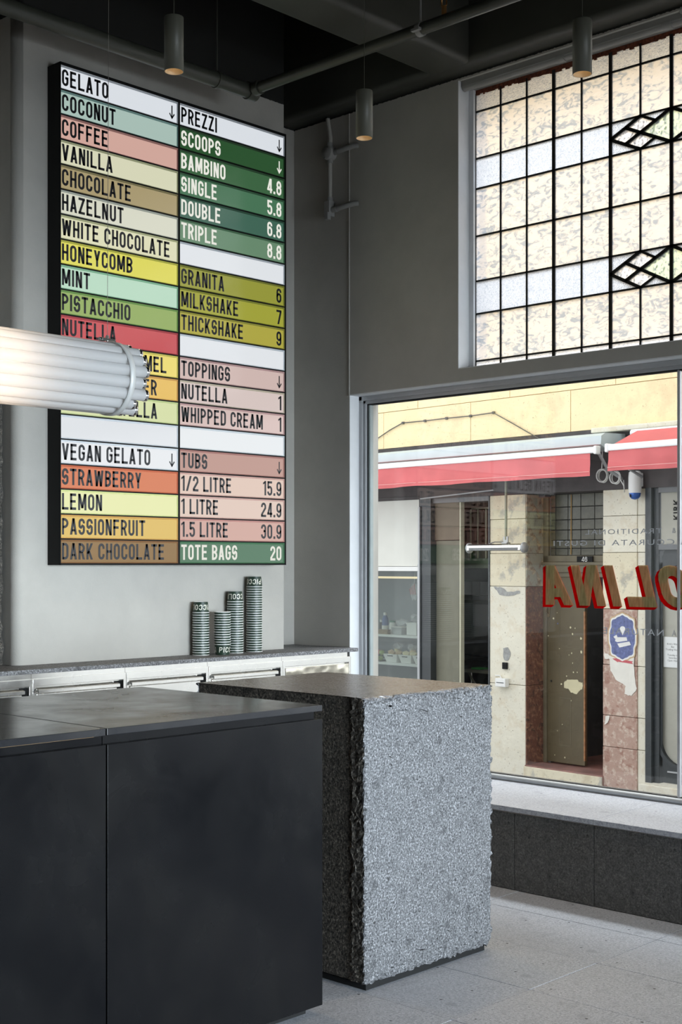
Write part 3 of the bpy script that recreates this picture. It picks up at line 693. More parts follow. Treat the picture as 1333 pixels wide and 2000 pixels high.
# ================================================================== STONE BLOCK
def stone_block():
    X0, X1, Y0, Y1, Z0_, Z1 = -4.33, -3.375, 3.672, 4.46, .032, 1.10
    rd = random.Random(11); nx, ny, nzz = 56, 60, 120
    from mathutils import noise as mn
    def disp(p, face):
        x, y, z = p; d = Vector((0, 0, 0))
        q = Vector((x*17, y*17, z*17)); q2 = Vector((x*60+5, y*60, z*60)); q3 = Vector((x*9, y*9, z*9+3))
        ex, ey, ez = X1-x, min(y-Y0, Y1-y), Z1-z
        chip = lambda e, w: max(0, 1-e/w)
        n1 = .45*abs(mn.noise(q))+.75*abs(mn.noise(q2))+.3*abs(mn.noise(q2*2.1)); n2 = .8*abs(mn.noise(q2*1.3+Vector((9, 2, 4))))+.35*abs(mn.noise(q+Vector((4, 4, 4))))+.35*abs(mn.noise(q2*2.6))
        c1 = max(0, min(1, (n1-.12)*1.6)); c2 = max(0, min(1, (n2-.12)*1.6))
        d.x -= .020*c1*chip(min(ez, z-Z0_), .028)+.024*c2*chip(y-Y0, .016)+.014*c1*chip(Y1-y, .014)
        d.z -= .014*c2*chip(ex, .02)
        d.y -= .016*(c1-.2)*chip(Y1-y, .012)
        if ex < .065: d.y += (.012*n1+.010*n2)*min(1, (.065-ex)/.012+.1)-.002 if y < Y0+.001 else 0
        elif y < Y0+.001: d.y += .010+.0015*n1
        return Vector(p)+d
    def lin(a, b, n, edge0=False, edge1=False):
        t = [i/n for i in range(n+1)]
        return [a+(b-a)*(.5-.5*cos(pi*k)) *.6+(b-a)*k*.4 for k in t]
    xs_, ys_, zs_ = lin(X0, X1, nx), lin(Y0, Y1, ny), lin(Z0_, Z1, nzz)
    m = MB()
    def sheet(us, vs, fn, mi, flip=False):
        pts = [disp(fn(u, v), mi) for u in us for v in vs]; k = len(vs)
        fs = [(i*k+j, (i+1)*k+j, (i+1)*k+j+1, i*k+j+1) for i in range(len(us)-1) for j in range(k-1)]
        m.add(pts, [f[::-1] for f in fs] if flip else fs, mi)
    sheet(ys_, zs_, lambda u, v: (X1, u, v), 0); sheet(ys_, zs_, lambda u, v: (X0, u, v), 0, True)
    sheet(xs_, zs_, lambda u, v: (u, Y0, v), 2); sheet(xs_, zs_, lambda u, v: (u, Y1, v), 0, True)
    sheet(xs_, ys_, lambda u, v: (u, v, Z1), 1); sheet(xs_, ys_, lambda u, v: (u, v, Z0_), 0, True)
    u = thing('stone_block', (-3.85, 4.06, 0), label='big speckled grey stone block with rough split edges on a black plinth', cat='stone block')
    put('block', m, [M_stone_face, M_stone_top, M_stone_rough], u)
    put('plinth', B(X0+.03, X1-.018, Y0+.03, Y1-.03, 0, .034), M_void, u)
stone_block()

# ================================================================== HANGING TUBE LAMP
LX, LZ, LY0, LY1 = -3.85, 2.256, 1.10, 2.956
lamp = thing('tube_pendant', (LX, (LY0+LY1)/2, LZ+.125), label='horizontal pendant light made of a ring of milky glass tubes', cat='pendant lamp')
n_ = NT('milky_glass_tube'); t_ = n_.n('BsdfTranslucent', Color=(.92, .92, .92)); d_ = n_.n('BsdfDiffuse', Color=(.84, .84, .84)); mx1 = n_.n('MixShader', Fac=.4); n_.set(mx1.inputs[1], t_); n_.set(mx1.inputs[2], d_)
g_ = n_.n('BsdfGlossy', Roughness=.07); bf_ = n_.n('NewGeometry').outputs['Backfacing']; fz = n_.n('Fresnel', IOR=n_.math('ADD', n_.math('MULTIPLY', bf_, 1/1.45-1.45), 1.45)); mx2 = n_.n('MixShader', Fac=fz); n_.set(mx2.inputs[1], mx1); n_.set(mx2.inputs[2], g_); M_milk = n_.done(mx2)
RR, NT_ = .1055, 16; rt_ = .0207
for k in range(NT_):
    a = 2*pi*(k+.5)/NT_; c = (LX+RR*cos(a), LZ+RR*sin(a))
    dy = random.uniform(-.012, .012) - .02*(k % 2)
    g = put('glass_tube', MB().tube([(c[0], LY0, c[1]), (c[0], LY1-.018+dy, c[1])], rt_, 14), M_milk, lamp)
    cp = MB().lathe([(rt_*.98, LY1-.019+dy), (rt_*1.04, LY1-.016+dy), (rt_*1.02, LY1-.006+dy), (rt_*.7, LY1-.001+dy), (0.0001, LY1-.001+dy)], (c[0], 0, c[1]), 14, axis='y')
    put('end_cap', cp, M_chrome, g)
put('inner_light', MB().tube([(LX, 1.3, LZ), (LX, 2.47, LZ)], .03, 12), emit('warm_tube_core', (1, .74, .50), 15), lamp)
for y in (2.865, 1.35):
    m = MB(); r0, r1 = RR+rt_+.001, RR+rt_+.004
    m.lathe([(r0, y-.011), (r1, y-.011), (r1, y+.011), (r0, y+.011), (r0, y-.011)], (LX, 0, LZ), 40, axis='y'); st = put('strap', m, M_band, lamp)
    cl = MB(); zc = LZ+r1
    cl.box(LX-.012, LX+.012, y-.045, y+.012, zc+.002, zc+.010, bev=.001); cl.tube([(LX, y-.05, zc+.006), (LX, y-.028, zc+.006)], .007, 10); cl.tube([(LX, y-.015, zc), (LX, y-.015, zc+.022)], .005, 8); cl.box(LX-.004, LX+.004, y-.02, y-.01, zc+.010, zc+.020)
    put('clamp', cl, M_chrome, st)
    put('suspension_wire', MB().tube([(LX, y-.015, zc+.02), (LX+.004, y-.012, 3.6), (LX+.010, y-.010, 5.0)], .0009, 6), M_wire, lamp)

# ================================================================== CAN PENDANTS
canlab = ['grey-green cylinder spotlight hanging above the left half of the menu board', 'grey cylinder spotlight hanging in front of the leaded window', 'grey-green cylinder spotlight hanging near the corner, lowest in the picture']
src = None
for i, (px, py) in enumerate(((340, 140), (1138, 145), (712, 270))):
    p = on_z(px, py, 3.65)
    if src is None:
        c = thing('cylinder_pendant', p, label=canlab[i], cat='pendant lamp', group='cylinder spotlights')
        b1 = put('can', MB().lathe([(.038, .0), (.0405, .0), (.0405, .222), (.0395, .226), (.004, .226)], p, 32), M_can, c)
        b2 = put('reflector', MB().lathe([(.038, .0), (.036, .03), (.032, .055), (.0001, .056)], p, 32), M_can_in, c)
        b3 = put('lamp_disc', MB().lathe([(.018, .054), (.0001, .053)], p, 24), M_bulb, c)
        b4 = put('cord', MB().tube([(p.x, p.y, 3.65+.225), (p.x, p.y, 5.0)], .0016, 6), M_can, c)
        src = (c, b1, b2, b3, b4)
    else:
        w0 = WM[src[0].name]; wn = Matrix.Translation(p); c = again(src[0], wn); c['label'] = canlab[i]
        for b in src[1:]: again(b, wn @ w0.inverted() @ WM[b.name], c)
    sl = bpy.data.lights.new('can_light', 'SPOT'); sl.energy = 45; sl.color = (1, .72, .42); sl.spot_size = radians(80); sl.spot_blend = 1; sl.shadow_soft_size = .02
    so = bpy.data.objects.new('can_light', sl); COL.objects.link(so); so.location = (p.x, p.y, 3.66)

# ================================================================== PIPES
ZP = 4.17
pe = on_z(487, 178, ZP)
pp = put('overhead_pipe', MB().tube([(pe.x, -2.59, ZP), (pe.x, pe.y+.03, ZP)], .040, 20).tube([(pe.x, pe.y-.015, ZP), (pe.x, pe.y+.045, ZP)], .047, 20), M_pipe, label='thick dark pipe under the ceiling running across above the menu board', cat='pipe')
sp = thing('sprinkler_pipe', (0, pe.y, ZP), label='thinner dark sprinkler pipe branching to the right across the ceiling beam', cat='pipe')
put('pipe', MB().tube([(pe.x+.041, pe.y, ZP), (2.99, pe.y, ZP)], .029, 18), M_pipe, sp)
put('tee', MB().tube([(pe.x+.048, pe.y, ZP), (pe.x+.09, pe.y, ZP)], .037, 18), M_pipe, sp)
hx = on_y(822, 62, pe.y).x
put('hanger', MB().tube([(hx, pe.y, ZP+.03), (hx, pe.y, 5.0)], .005, 8).tube([(hx-.014, pe.y, ZP), (hx+.014, pe.y, ZP)], .034, 18).box(hx-.02, hx+.03, pe.y-.05, pe.y-.03, ZP-.02, ZP-.008), M_pipe_grey, sp)
hx2 = on_y(868, 22, pe.y).x
put('sprinkler_head', MB().tube([(hx2, pe.y, ZP+.02), (hx2, pe.y, ZP+.07)], .012, 10).tube([(hx2-.014, pe.y, ZP+.07), (hx2-.016, pe.y, ZP+.10), (hx2, pe.y, ZP+.115), (hx2+.016, pe.y, ZP+.10), (hx2+.014, pe.y, ZP+.07)], .004, 8).lathe([(.018, .116), (.018, .119), (.0001, .119)], (hx2, pe.y, ZP), 12), plain('brass', (.6, .32, .12), .35, .9), sp)
hy = on_x(424, 165, pe.x).y
put('pipe_hanger', MB().tube([(pe.x, hy, ZP+.04), (pe.x, hy, 5.0)], .005, 8).tube([(pe.x, hy-.012, ZP), (pe.x, hy+.012, ZP)], .045, 20), M_pipe, pp)
# grey conduit with junction boxes on the window wall
cd = thing('wall_conduit', (-5.69, YB-.02, 3.7), label='grey painted conduit with a round junction box beside the window wall corner', cat='conduit')
yc = YB-.022
def cp(x, y): v = on_y(x, y, yc); return v
a = cp(641, 236); b = cp(646, 270); c_ = cp(645, 300); d_ = cp(645, 408)
put('conduit', MB().tube([(a.x-.004, yc, 4.98), (a.x-.004, yc, a.z+.03), (a.x, yc, a.z), (b.x, yc, b.z), (c_.x, yc, c_.z), (d_.x, yc, d_.z)], .013, 12), M_wall, cd)
jb = put('junction_box', MB().lathe([(.042, YB-.001), (.042, YB-.052), (.040, YB-.056), (.0001, YB-.056)], (c_.x, 0, c_.z), 24, axis='y').tube([(c_.x, yc, c_.z+.035), (c_.x, yc, c_.z+.065)], .018, 12).tube([(c_.x, yc, c_.z-.035), (c_.x, yc, c_.z-.06)], .018, 12).tube([(c_.x+.03, yc, c_.z), (c_.x+.075, yc, c_.z)], .018, 12), M_pipe_grey, cd)
put('screw', MB().lathe([(.005, YB-.0565), (.0001, YB-.0585)], (c_.x+.012, 0, c_.z+.03), 8, axis='y').lathe([(.005, YB-.0565), (.0001, YB-.0585)], (c_.x-.015, 0, c_.z-.03), 8, axis='y'), M_frame_dark, jb)
put('branch', MB().tube([(c_.x+.07, yc, c_.z), (c_.x+.20, yc, c_.z+.005), (c_.x+.215, yc+.02, c_.z+.008)], .015, 12), M_pipe_grey, cd)
put('switch_box', MB().box(d_.x-.025, d_.x+.02, YB-.05, YB-.002, d_.z-.05, d_.z+.045, bev=.004).box(d_.x-.0, d_.x+.026, YB-.07, YB-.04, d_.z-.075, d_.z-.03, bev=.003).tube([(d_.x, yc, d_.z+.03), (d_.x, yc, d_.z+.07)], .018, 12), M_pipe_grey, cd)
put('branch', MB().tube([(d_.x+.015, yc, d_.z-.01), (d_.x+.06, yc, d_.z-.01)], .018, 12).tube([(d_.x+.05, yc, d_.z-.01), (d_.x+.20, yc, d_.z-.005), (d_.x+.215, yc+.02, d_.z-.002)], .015, 12), M_pipe_grey, cd)

# ================================================================== THE LANE OUTSIDE
GZ = -.60
M_asph = plain('lane_asphalt', (.16, .16, .16), .85, var=.2, vs=40, bump=.3, bs=200)
put('lane_ground', B(-16, 9, 6.14, 24, GZ-.1, GZ), M_asph, kind='structure')
FU = Vector((cos(radians(-4.2516)), sin(radians(-4.2516)))); FV = Vector((-FU.y, FU.x)); P0 = Vector((-7.682, 11.325))
FF = Matrix.Translation((P0.x, P0.y, 0)) @ Matrix.Rotation(radians(-4.2516), 4, 'Z')
def fp(x, y, off=0.0):
    r = ray(x, y); rv = Vector(r[:2]); t = (P0.dot(FV)+off)/rv.dot(FV); q = rv*t-P0
    return (q.dot(FU), EYE+r[2]*t)
def fu(x, off=0.0): return fp(x, 1100, off)[0]
def fz(x, y, off=0.0): return fp(x, y, off)[1]

def weather(name, base, dirt, sc=5, amt=.45, rough=.85, spots=True, third=None):
    n = NT(name); v = n.co()
    c = n.ramp(n.noise(v, 1.7, 4), [(.3, tuple(x*.92 for x in base)), (.7, tuple(min(1, x*1.05) for x in base))])
    c = n.mix(n.ramp(n.noise(v, sc, 6, .65, .2), [(.50, 0.0), (.66, amt)]), c, dirt)
    if third: c = n.mix(n.ramp(n.noise(v, sc*.6, 5, .65, .25), [(.55, 0.0), (.62, .8)]), c, third)
    if spots: c = n.mix(n.ramp(n.noise(v, 55, 2), [(.66, 0.0), (.72, .6)]), c, tuple(x*.35 for x in dirt))
    return n.done(prin(n, Base_Color=c, Roughness=rough, Normal=n.bump(n.noise(v, 25, 5), .35, .01)))
M_yellow = weather('yellow_render', (.88, .72, .44), (.62, .48, .30), 3, .45)
M_cream = weather('cream_painted_stone', (.74, .67, .50), (.52, .42, .28), 5, .6, third=(.42, .40, .35))
M_cream2 = weather('pale_cream_stone', (.76, .72, .60), (.58, .46, .30), 7, .4)
M_pinkst = weather('pink_worn_stone', (.46, .31, .25), (.74, .64, .54), 16, .7, third=(.33, .17, .13))
M_brown = weather('peeling_brown_paint', (.17, .075, .050), (.40, .22, .13), 22, .8, third=(.06, .035, .03))
M_greyp = weather('peeling_grey_paint', (.38, .36, .29), (.20, .07, .04), 11, .85, third=(.60, .48, .32))
M_olive = plain('olive_door_paint', (.115, .090, .047), .5, var=.12, vs=4, bump=.1)
M_olive_d = plain('olive_frame_paint', (.16, .135, .085), .55, var=.15)
M_soffit = plain('dark_lintel_paint', (.055, .045, .045), .6, var=.3)
M_int = plain('dark_interior', (.020, .020, .020), .8, var=.3)
M_charcoal = plain('charcoal_joinery', (.040, .046, .050), .4, var=.12)
M_canvas = plain('red_awning_canvas', (.63, .14, .145), .75, var=.08, vs=4)
M_cassette = plain('blue_grey_awning_cassette', (.50, .58, .60), .4, var=.04)
M_whitebar = plain('white_awning_bar', (.86, .87, .87), .35, var=.03)
M_whitepanel = plain('off_white_panel', (.72, .72, .66), .5, var=.03)
M_white = plain('white_plastic', (.80, .80, .78), .4, var=.03)
M_olpanel = plain('olive_grey_blind', (.18, .175, .13), .7, var=.1)
M_timber = plain('red_brown_timber', (.16, .065, .035), .5, var=.35, vs=12)
M_rail = plain('cream_rail_paint', (.62, .60, .45), .5, var=.05)
M_bluegrey = plain('fridge_interior_grey', (.20, .24, .27), .5, var=.1)
M_flat_pane = glass_mat('street_glass', (.75, .78, .76), 1.5)
M_beige = plain('beige_blind', (.42, .41, .35), .6, var=.06)

fac = thing('lane_building', (0, 0, GZ), FF, label='old building across the lane with yellow render above worn cream pilasters', cat='building')
def fput(name, mb, mats, parent=None, **k): return put(name, mb, mats, parent or fac, FF, **k)
# rendered upper wall in large blocks
rd = random.Random(4); z = 2.93; row = 0; zs_ = []
while z < 7.2:
    h = .46 if row % 2 else .42; x = -8.0+(row % 2)*.55
    while x < 6.0:
        w = 1.35; x1 = min(x+w, 6.0); fput('render_block', B(x+.003, x1-.003, rd.uniform(-.004, .0), .22, z+.003, z+h-.003, bev=.003), M_yellow); x = x1
    z += h; row += 1
fput('upper_wall', MB().box(-8, 6, .03, .3, 2.93, 9.0).box(-8, 6, 0, .2, z, 9.0), M_yellow)
fput('ledge', B(.44, 6.0, -.12, .05, 2.885, 2.935, bev=.01), M_cream2)
fput('lintel', MB().box(-8, 6, .0, .35, 2.33, 2.93), M_soffit)
# pilasters, one stone per course
def pil(u0, u1, zlist, mats, v0=0.0, v1=.30):
    for (za, zb), mt in zip(zip(zlist, zlist[1:]), mats):
        fput('stone_block', B(u0, u1, v0+rd.uniform(-.003, .003), v1, za+.002, zb-.002, bev=.006), mt)
p1a, p1b = fu(958), fu(1027)
zc = [GZ, fz(990, 1336), fz(990, 1145), fz(990, 1081), fz(990, 1014), 2.33]
pil(p1a, p1b, zc, [M_cream2, M_cream2, M_cream, M_cream, M_cream])
for (za, zb), mt in zip(zip(zc, zc[1:]), [M_brown, M_brown, M_greyp, M_greyp, M_greyp]):
    fput('reveal_stone', B(p1b-.002, p1b+.012, .006, .298, za+.002, zb-.002, bev=.004), mt)
p2a, p2b = fu(1178.5), fu(1262)
zc2 = [GZ, fz(1220, 1462), fz(1220, 1400), fz(1220, 1300), fz(1220, 1190), fz(1220, 1079), fz(1220, 1007), 2.33]
pil(p2a, p2b-.10, zc2, [M_pinkst, M_pinkst, M_pinkst, M_pinkst, M_cream, M_cream2, M_cream2])
pil(p2b-.10, p2b, zc2, [M_cream2]*7, .012)
fput('reveal_face', B(p2a+.004, p2a+.02, .30, 1.6, GZ, 2.33), M_cream)

def decal(name, pts, mat, parent, y=-.0065): return fput(name, MB().add([(u, y, z) for u, z in pts], [list(range(len(pts)))]), mat, parent)
def ragged(pts, amp, sub=4, seed=1):
    r_ = random.Random(seed); out = []
    for i in range(len(pts)):
        a, b = pts[i], pts[(i+1) % len(pts)]
        for k in range(sub):
            t = k/sub; out.append((a[0]+(b[0]-a[0])*t+r_.uniform(-amp, amp), a[1]+(b[1]-a[1])*t+r_.uniform(-amp, amp)))
    return out
M_plaster_patch = plain('white_bare_patch', (.78, .75, .68), .8, var=.05)
M_redarrow = plain('faded_red_paint', (.55, .11, .13), .7, var=.25, vs=60)
M_muralblue = plain('faded_blue_paint', (.13, .155, .32), .7, var=.35, vs=30)
M_muralwhite = plain('faded_white_paint', (.78, .77, .74), .7, var=.06)
M_ochre = plain('ochre_outline', (.58, .42, .24), .7)
M_grey_patch = plain('grey_cement_patch', (.33, .33, .32), .85, var=.25, vs=30)
z5 = lambda x, y: fp(960+x/3.574, 1080+y/3.574)
decal('bare_patch', ragged([z5(*q) for q in ((790, 690), (840, 720), (1000, 700), (1005, 860), (1020, 950), (980, 1000), (935, 985), (940, 930), (870, 880), (835, 820), (830, 740), (795, 735))], .006, 4, 2), M_plaster_patch, fac)
decal('bare_patch', ragged([z5(*q) for q in ((800, 1140), (832, 1135), (815, 1185), (795, 1200))], .004, 3, 5), M_plaster_patch, fac)
decal('cement_patch', ragged([z5(*q) for q in ((20, 235), (80, 240), (120, 275), (200, 260), (205, 285), (120, 300), (60, 295))], .006, 4, 3), M_grey_patch, fac)
decal('cement_patch', ragged([z5(*q) for q in ((85, 665), (120, 660), (140, 700), (120, 755), (90, 745))], .006, 4, 6), M_grey_patch, fac)
decal('painted_arrow', [z5(*q) for q in ((850, 737), (895, 733), (893, 740), (995, 757), (985, 765), (998, 776), (888, 758), (890, 764))], M_redarrow, fac, -.0085)
# the blue painted shield: scalloped outline, banners and a small cone
mc = z5(920, 588)
def shield(k, kz):
    out = []
    for i in range(72):
        a = 2*pi*i/72; ca, sa = cos(a), sin(a)
        q = (abs(ca)**4.2+abs(sa)**4.2)**(-1/4.2)
        s_ = 1-.13*math.exp(-((abs(sa)-.50)/.16)**2)*abs(ca)+.09*math.exp(-((abs(ca))/.16)**2)-.10*math.exp(-((abs(ca)-.55)/.14)**2)*abs(sa)
        out.append((mc[0]+k*.153*ca*q*s_, mc[1]+kz*.205*sa*q*s_))
    return out
decal('mural_outline', shield(1.13, 1.10), M_ochre, fac, -.0080)
mur = decal('mural_border', shield(1.05, 1.04), M_muralwhite, fac, -.0086)
decal('mural_field', shield(.96, .96), M_muralblue, mur, -.0092)
def md(name, pts, mt, y): decal(name, [z5(*q) for q in pts], mt, mur, y)
md('banner', ((872, 602), (885, 588), (950, 588), (955, 612), (885, 622), (870, 615)), M_muralwhite, -.0100)
md('banner', ((885, 632), (970, 618), (980, 642), (900, 660)), M_muralwhite, -.0100)
md('banner_tail', ((858, 585), (880, 570), (888, 590), (872, 600)), M_muralwhite, -.0100)
md('cone', ((905, 535), (940, 535), (922, 575)), M_muralwhite, -.0100)
md('scoop', [(922+19*cos(a*.5236), 528+17*sin(a*.5236)) for a in range(12)], M_muralwhite, -.0104)

# intercom and letter box on pilaster one
q = z5(104, 787)
fput('door_buzzer', MB().box(q[0]-.03, q[0]+.03, -.03, -.004, q[1]-.035, q[1]+.035, bev=.004).box(q[0]-.02, q[0]+.012, -.034, -.03, q[1]+.002, q[1]+.02, bev=.002).box(q[0]-.01, q[0]+.01, -.034, -.03, q[1]-.025, q[1]-.008, bev=.002), [M_void])
q = z5(95, 903)
lb = fput('meter_box', MB().box(q[0]-.075, q[0]+.065, -.07, -.004, q[1]-.045, q[1]+.045, bev=.008), M_white)
fput('slot', B(q[0]-.055, q[0]+.045, -.072, -.069, q[1]-.004, q[1]+.004), M_charcoal, lb)
fput('conduit_stub', MB().tube([(q[0]-.02, -.03, q[1]+.04), (q[0]-.05, -.02, q[1]+.07), (q[0]-.12, -.012, q[1]+.065)], .006, 8), M_white, lb)

# the doorway between the pilasters
RV = .29
d0, d1 = p1b+.012, p2a
fput('threshold', MB().box(d0-.01, d1+.01, -.02, 1.6, GZ, fz(1060, 1496, .05), bev=.01), plain('worn_red_step', (.20, .085, .065), .6, var=.4, vs=5))
fput('threshold_edge', B(d0-.01, d1+.01, -.035, -.018, GZ, fz(1060, 1500, 0)-.002, bev=.006), M_cream)
zsill = fz(1060, 1496, .05)
fput('hall_back', MB().box(d0, d1+.8, 1.6, 1.65, GZ, 2.33).box(d1+.0, d1+.03, .35, 1.6, GZ, 2.33), M_int)
zl0, zl1 = fz(1110, 1118, RV), fz(1110, 1098, RV)
fput('door_lintel', MB().box(d0, d1, RV-.03, RV+.1, zl0, zl1, bev=.006).box(d0, d1, RV-.05, RV-.02, zl1-.03, zl1+.0, bev=.005).box(d0, d1+.6, RV-.01, RV+.05, fz(1110, 1127, RV), zl0, bev=.004), M_olive_d)
fput('door_frame', MB().box(d0, d0+.045, RV-.02, RV+.06, zsill, zl0, bev=.005), M_olive_d)
zt0, zt1 = fz(1110, 1087, RV), fz(1110, 946, RV)
tr_ = fput('transom_frame', MB().box(d0, d0+.07, RV-.02, RV+.05, zl1, 2.33, bev=.005).box(d0, d1, RV-.02, RV+.05, zl1, zt0+.01, bev=.005).box(d1-.02, d1+.06, RV-.02, RV+.05, zl1, 2.33), M_olive_d)
tu = [d0+.07]+[fu(x, RV) for x in (1085, 1109, 1134, 1161)]+[fu(1185, RV)]
tz = [zt0+.01]+[fz(1110, y, RV) for y in (1071, 1055, 1035, 1015, 990)]+[2.33]
M_tpane = plain('dirty_olive_pane', (.085, .082, .058), .25, var=.35, vs=9)
for i in range(len(tu)-1):
    for j in range(len(tz)-1):
        fput('transom_pane', B(tu[i]+.004, tu[i+1]-.004, RV+.01, RV+.02, tz[j]+.004, tz[j+1]-.004, bev=.002), M_tpane, tr_)
fput('transom_grid', B(tu[0], tu[-1], RV+.016, RV+.024, tz[0], tz[-1]), M_void, tr_)
fput('orange_cable', MB().tube([(fu(1116, RV), RV, zt0+.02), (fu(1116.5, RV), RV, fz(1116, 985, RV)+.1)], .004, 6), plain('orange_cable', (.55, .30, .05), .5), tr_)
# number plate
q = fp(1143, 1092.5, RV-.04)
npl = fput('number_plate', B(q[0]-.098, q[0]+.098, RV-.045, RV-.03, q[1]-.032, q[1]+.032, bev=.002), M_void)
P, ln = lay('46', .050, .62, .115, .16); nm = MB()
for poly in P: nm.add([(q[0]-ln/2+x, RV-.0465, q[1]-.024+z) for x, z in poly], [list(range(len(poly)))])
fput('numerals', nm, M_muralwhite, npl)
# door leaf, slightly inside the frame
e0, e1 = fu(1069, RV), fu(1143, RV); dz0, dz1 = fz(1105, 1491, RV), fz(1105, 1127, RV)
leaf = fput('door_leaf', B(e0, e1, RV, RV+.045, dz0, dz1, bev=.004), M_olive)
z5r = lambda x, y: fp(960+x/3.574, 1080+y/3.574, RV)
g = MB()
for xx in (480, 557):
    a = z5r(xx, 1010); b = z5r(xx, 1340); g.box(a[0]-.003, a[0]+.003, RV-.002, RV+.001, b[1], a[1])
a = z5r(480, 1010); b = z5r(557, 1010); c2 = z5r(480, 1340)
g.box(a[0], b[0], RV-.002, RV+.001, a[1]-.003, a[1]+.003); g.box(a[0], b[0], RV-.002, RV+.001, c2[1]-.003, c2[1]+.003)
for xx in (480,): a = z5r(xx, 400); b = z5r(xx, 940); g.box(a[0]-.002, a[0]+.002, RV-.002, RV+.001, b[1], a[1])
fput('panel_groove', g, M_olive_d, leaf)
fput('split_edge', MB().box(e1-.012, e1+.003, RV-.004, RV+.02, dz0+.05, dz1-.35, bev=.002), plain('bare_orange_wood', (.42, .20, .09), .7, var=.4, vs=20), leaf)
pt = lambda pts, amp, s: ragged([z5r(*q) for q in pts], amp, 4, s)
M_patch = plain('cream_primer_patch', (.70, .64, .42), .7, var=.06)
def rdecal(name, pts, mt): fput(name, MB().add([(u, RV-.0022, z) for u, z in pts], [list(range(len(pts)))]), mt, leaf)
rdecal('primer_patch', pt(((510, 905), (530, 885), (600, 882), (615, 900), (640, 905), (640, 945), (620, 960), (600, 985), (560, 975), (540, 950), (510, 940)), .004, 9), M_patch)
rr = random.Random(8)
for (x, y, r_) in ((437, 457, 7), (466, 493, 6), (570, 565, 7), (555, 520, 6), (587, 525, 4), (628, 598, 9), (630, 690, 9), (563, 700, 6), (478, 668, 4), (492, 915, 6), (528, 860, 5), (498, 1197, 4), (464, 1241, 4), (515, 1428, 5), (445, 1410, 4), (575, 832, 5), (560, 1031, 4), (400, 578, 4), (570, 768, 4), (602, 833, 4), (461, 417, 3), (545, 712, 4)):
    rdecal('paint_chip', [z5r(x+r_*rr.uniform(.6, 1.1)*cos(a*1.047), y+r_*rr.uniform(.7, 1.6)*sin(a*1.047)) for a in range(6)][::-1], M_patch if x != 466 else M_muralblue)
q = z5r(402, 375)
fput('pull_handle', MB().box(q[0]-.018, q[0]+.018, RV-.012, RV, q[1]-.11, q[1]+.10, bev=.005).tube([(q[0], RV-.01, q[1]-.07), (q[0], RV-.045, q[1]-.05), (q[0], RV-.045, q[1]+.05), (q[0], RV-.01, q[1]+.07)], .008, 8), plain('tarnished_brass', (.22, .17, .10), .45, .6), leaf)
q = z5r(422, 893); fput('keyhole', MB().lathe([(.012, RV-.006), (.008, RV-.008), (.0001, RV-.003)], (q[0], 0, q[1]), 12, axis='y'), M_void, leaf)

# left shop: blank panel, display fridge, blind, and an open kitchen door
fput('shop_header', MB().box(-8, fu(822, .02), -.02, .1, fz(780, 972, .0), 2.36).box(fu(822), p1a, .02, .1, 2.28, 2.34), M_frame_dark)
zpt, zpb = fz(780, 970, .02), fz(780, 1106, .02)
ul, ur = fu(737, .02)-1.9, fu(821, .02)
fput('blank_panel', B(ul, ur, .02, .06, zpb, zpt+.02, bev=.004), M_whitepanel)
fput('panel_lip', B(ul, ur, .0, .06, zpb-.055, zpb-.004, bev=.004), M_white)
zf1, zf0 = fz(780, 1113, .02), GZ+.35
fput('display_interior', MB().box(ul, ur, .62, .66, GZ+.3, zf1+.02).box(ul, ur, .06, .66, zf1, zf1+.04).box(ul, ur, .06, .66, GZ+.25, GZ+.3).box(ur-.02, ur, .06, .66, GZ+.3, zf1), M_bluegrey)
fput('display_frame', MB().box(ur-.025, ur+.012, .0, .06, GZ, zf1+.06, bev=.003).box(ul, ur, .01, .03, zf1-.012, zf1+.006, bev=.002).box(ul, ur, 0, .06, GZ, GZ+.32), M_frame)
fput('display_pane', B(ul, ur-.025, .035, .041, GZ+.32, zf1-.012), M_flat_pane)
shz = [fz(780, 1238, .3), fz(780, 1292, .3)]
for s_ in shz: fput('display_shelf', B(ul, ur-.03, .10, .6, s_-.028, s_, bev=.003), M_whitebar)
fput('display_lamp', MB().tube([(ul, .2, zf1-.09), (ur-.04, .2, zf1-.09)], .012, 8), emit('warm_strip_lamp', (1, .8, .5), 1.6))
fput('dark_jamb', MB().box(ur+.012, fu(843), -.01, .12, GZ, 2.33).box(ur+.03, ur+.05, -.025, .0, GZ, 2.25, bev=.003), M_charcoal)
fput('jamb_trim', B(ur+.015, ur+.04, -.03, .0, GZ, fz(832, 990), bev=.003), M_frame)
k0, k1 = fu(843), fu(895)
fput('shop_blind', MB().box(k0, k1, .08, .10, GZ, fz(865, 1055, .08)-.006, bev=.003), M_olpanel)
fput('shop_blind', MB().box(k0, k1, .06, .08, fz(865, 1055, .08), 2.33, bev=.003), plain('brown_blind', (.16, .13, .09), .7))
fput('blind_edge', B(k1-.012, k1+.004, .04, .10, GZ, 2.33, bev=.003), M_rail)
o0, o1 = k1+.004, p1a-.02
fput('door_post', B(o1-.0, p1a, -.01, .1, GZ, 2.33, bev=.004), M_charcoal)
kd = 1.5
fput('kitchen_walls', MB().box(o0-2.3, o1+.6, kd, kd+.05, GZ, 2.33).box(o0-2.3, o0-2.25, .3, kd, GZ, 2.33).box(o1+.55, o1+.6, .3, kd, GZ, 2.33).box(o0-2.3, o1+.6, .2, kd, 2.30, 2.34), plain('kitchen_grey', (.13, .135, .14), .6))
fput('kitchen_floor', B(o0-2.3, o1+.6, .1, kd, GZ, GZ+.05), M_int)
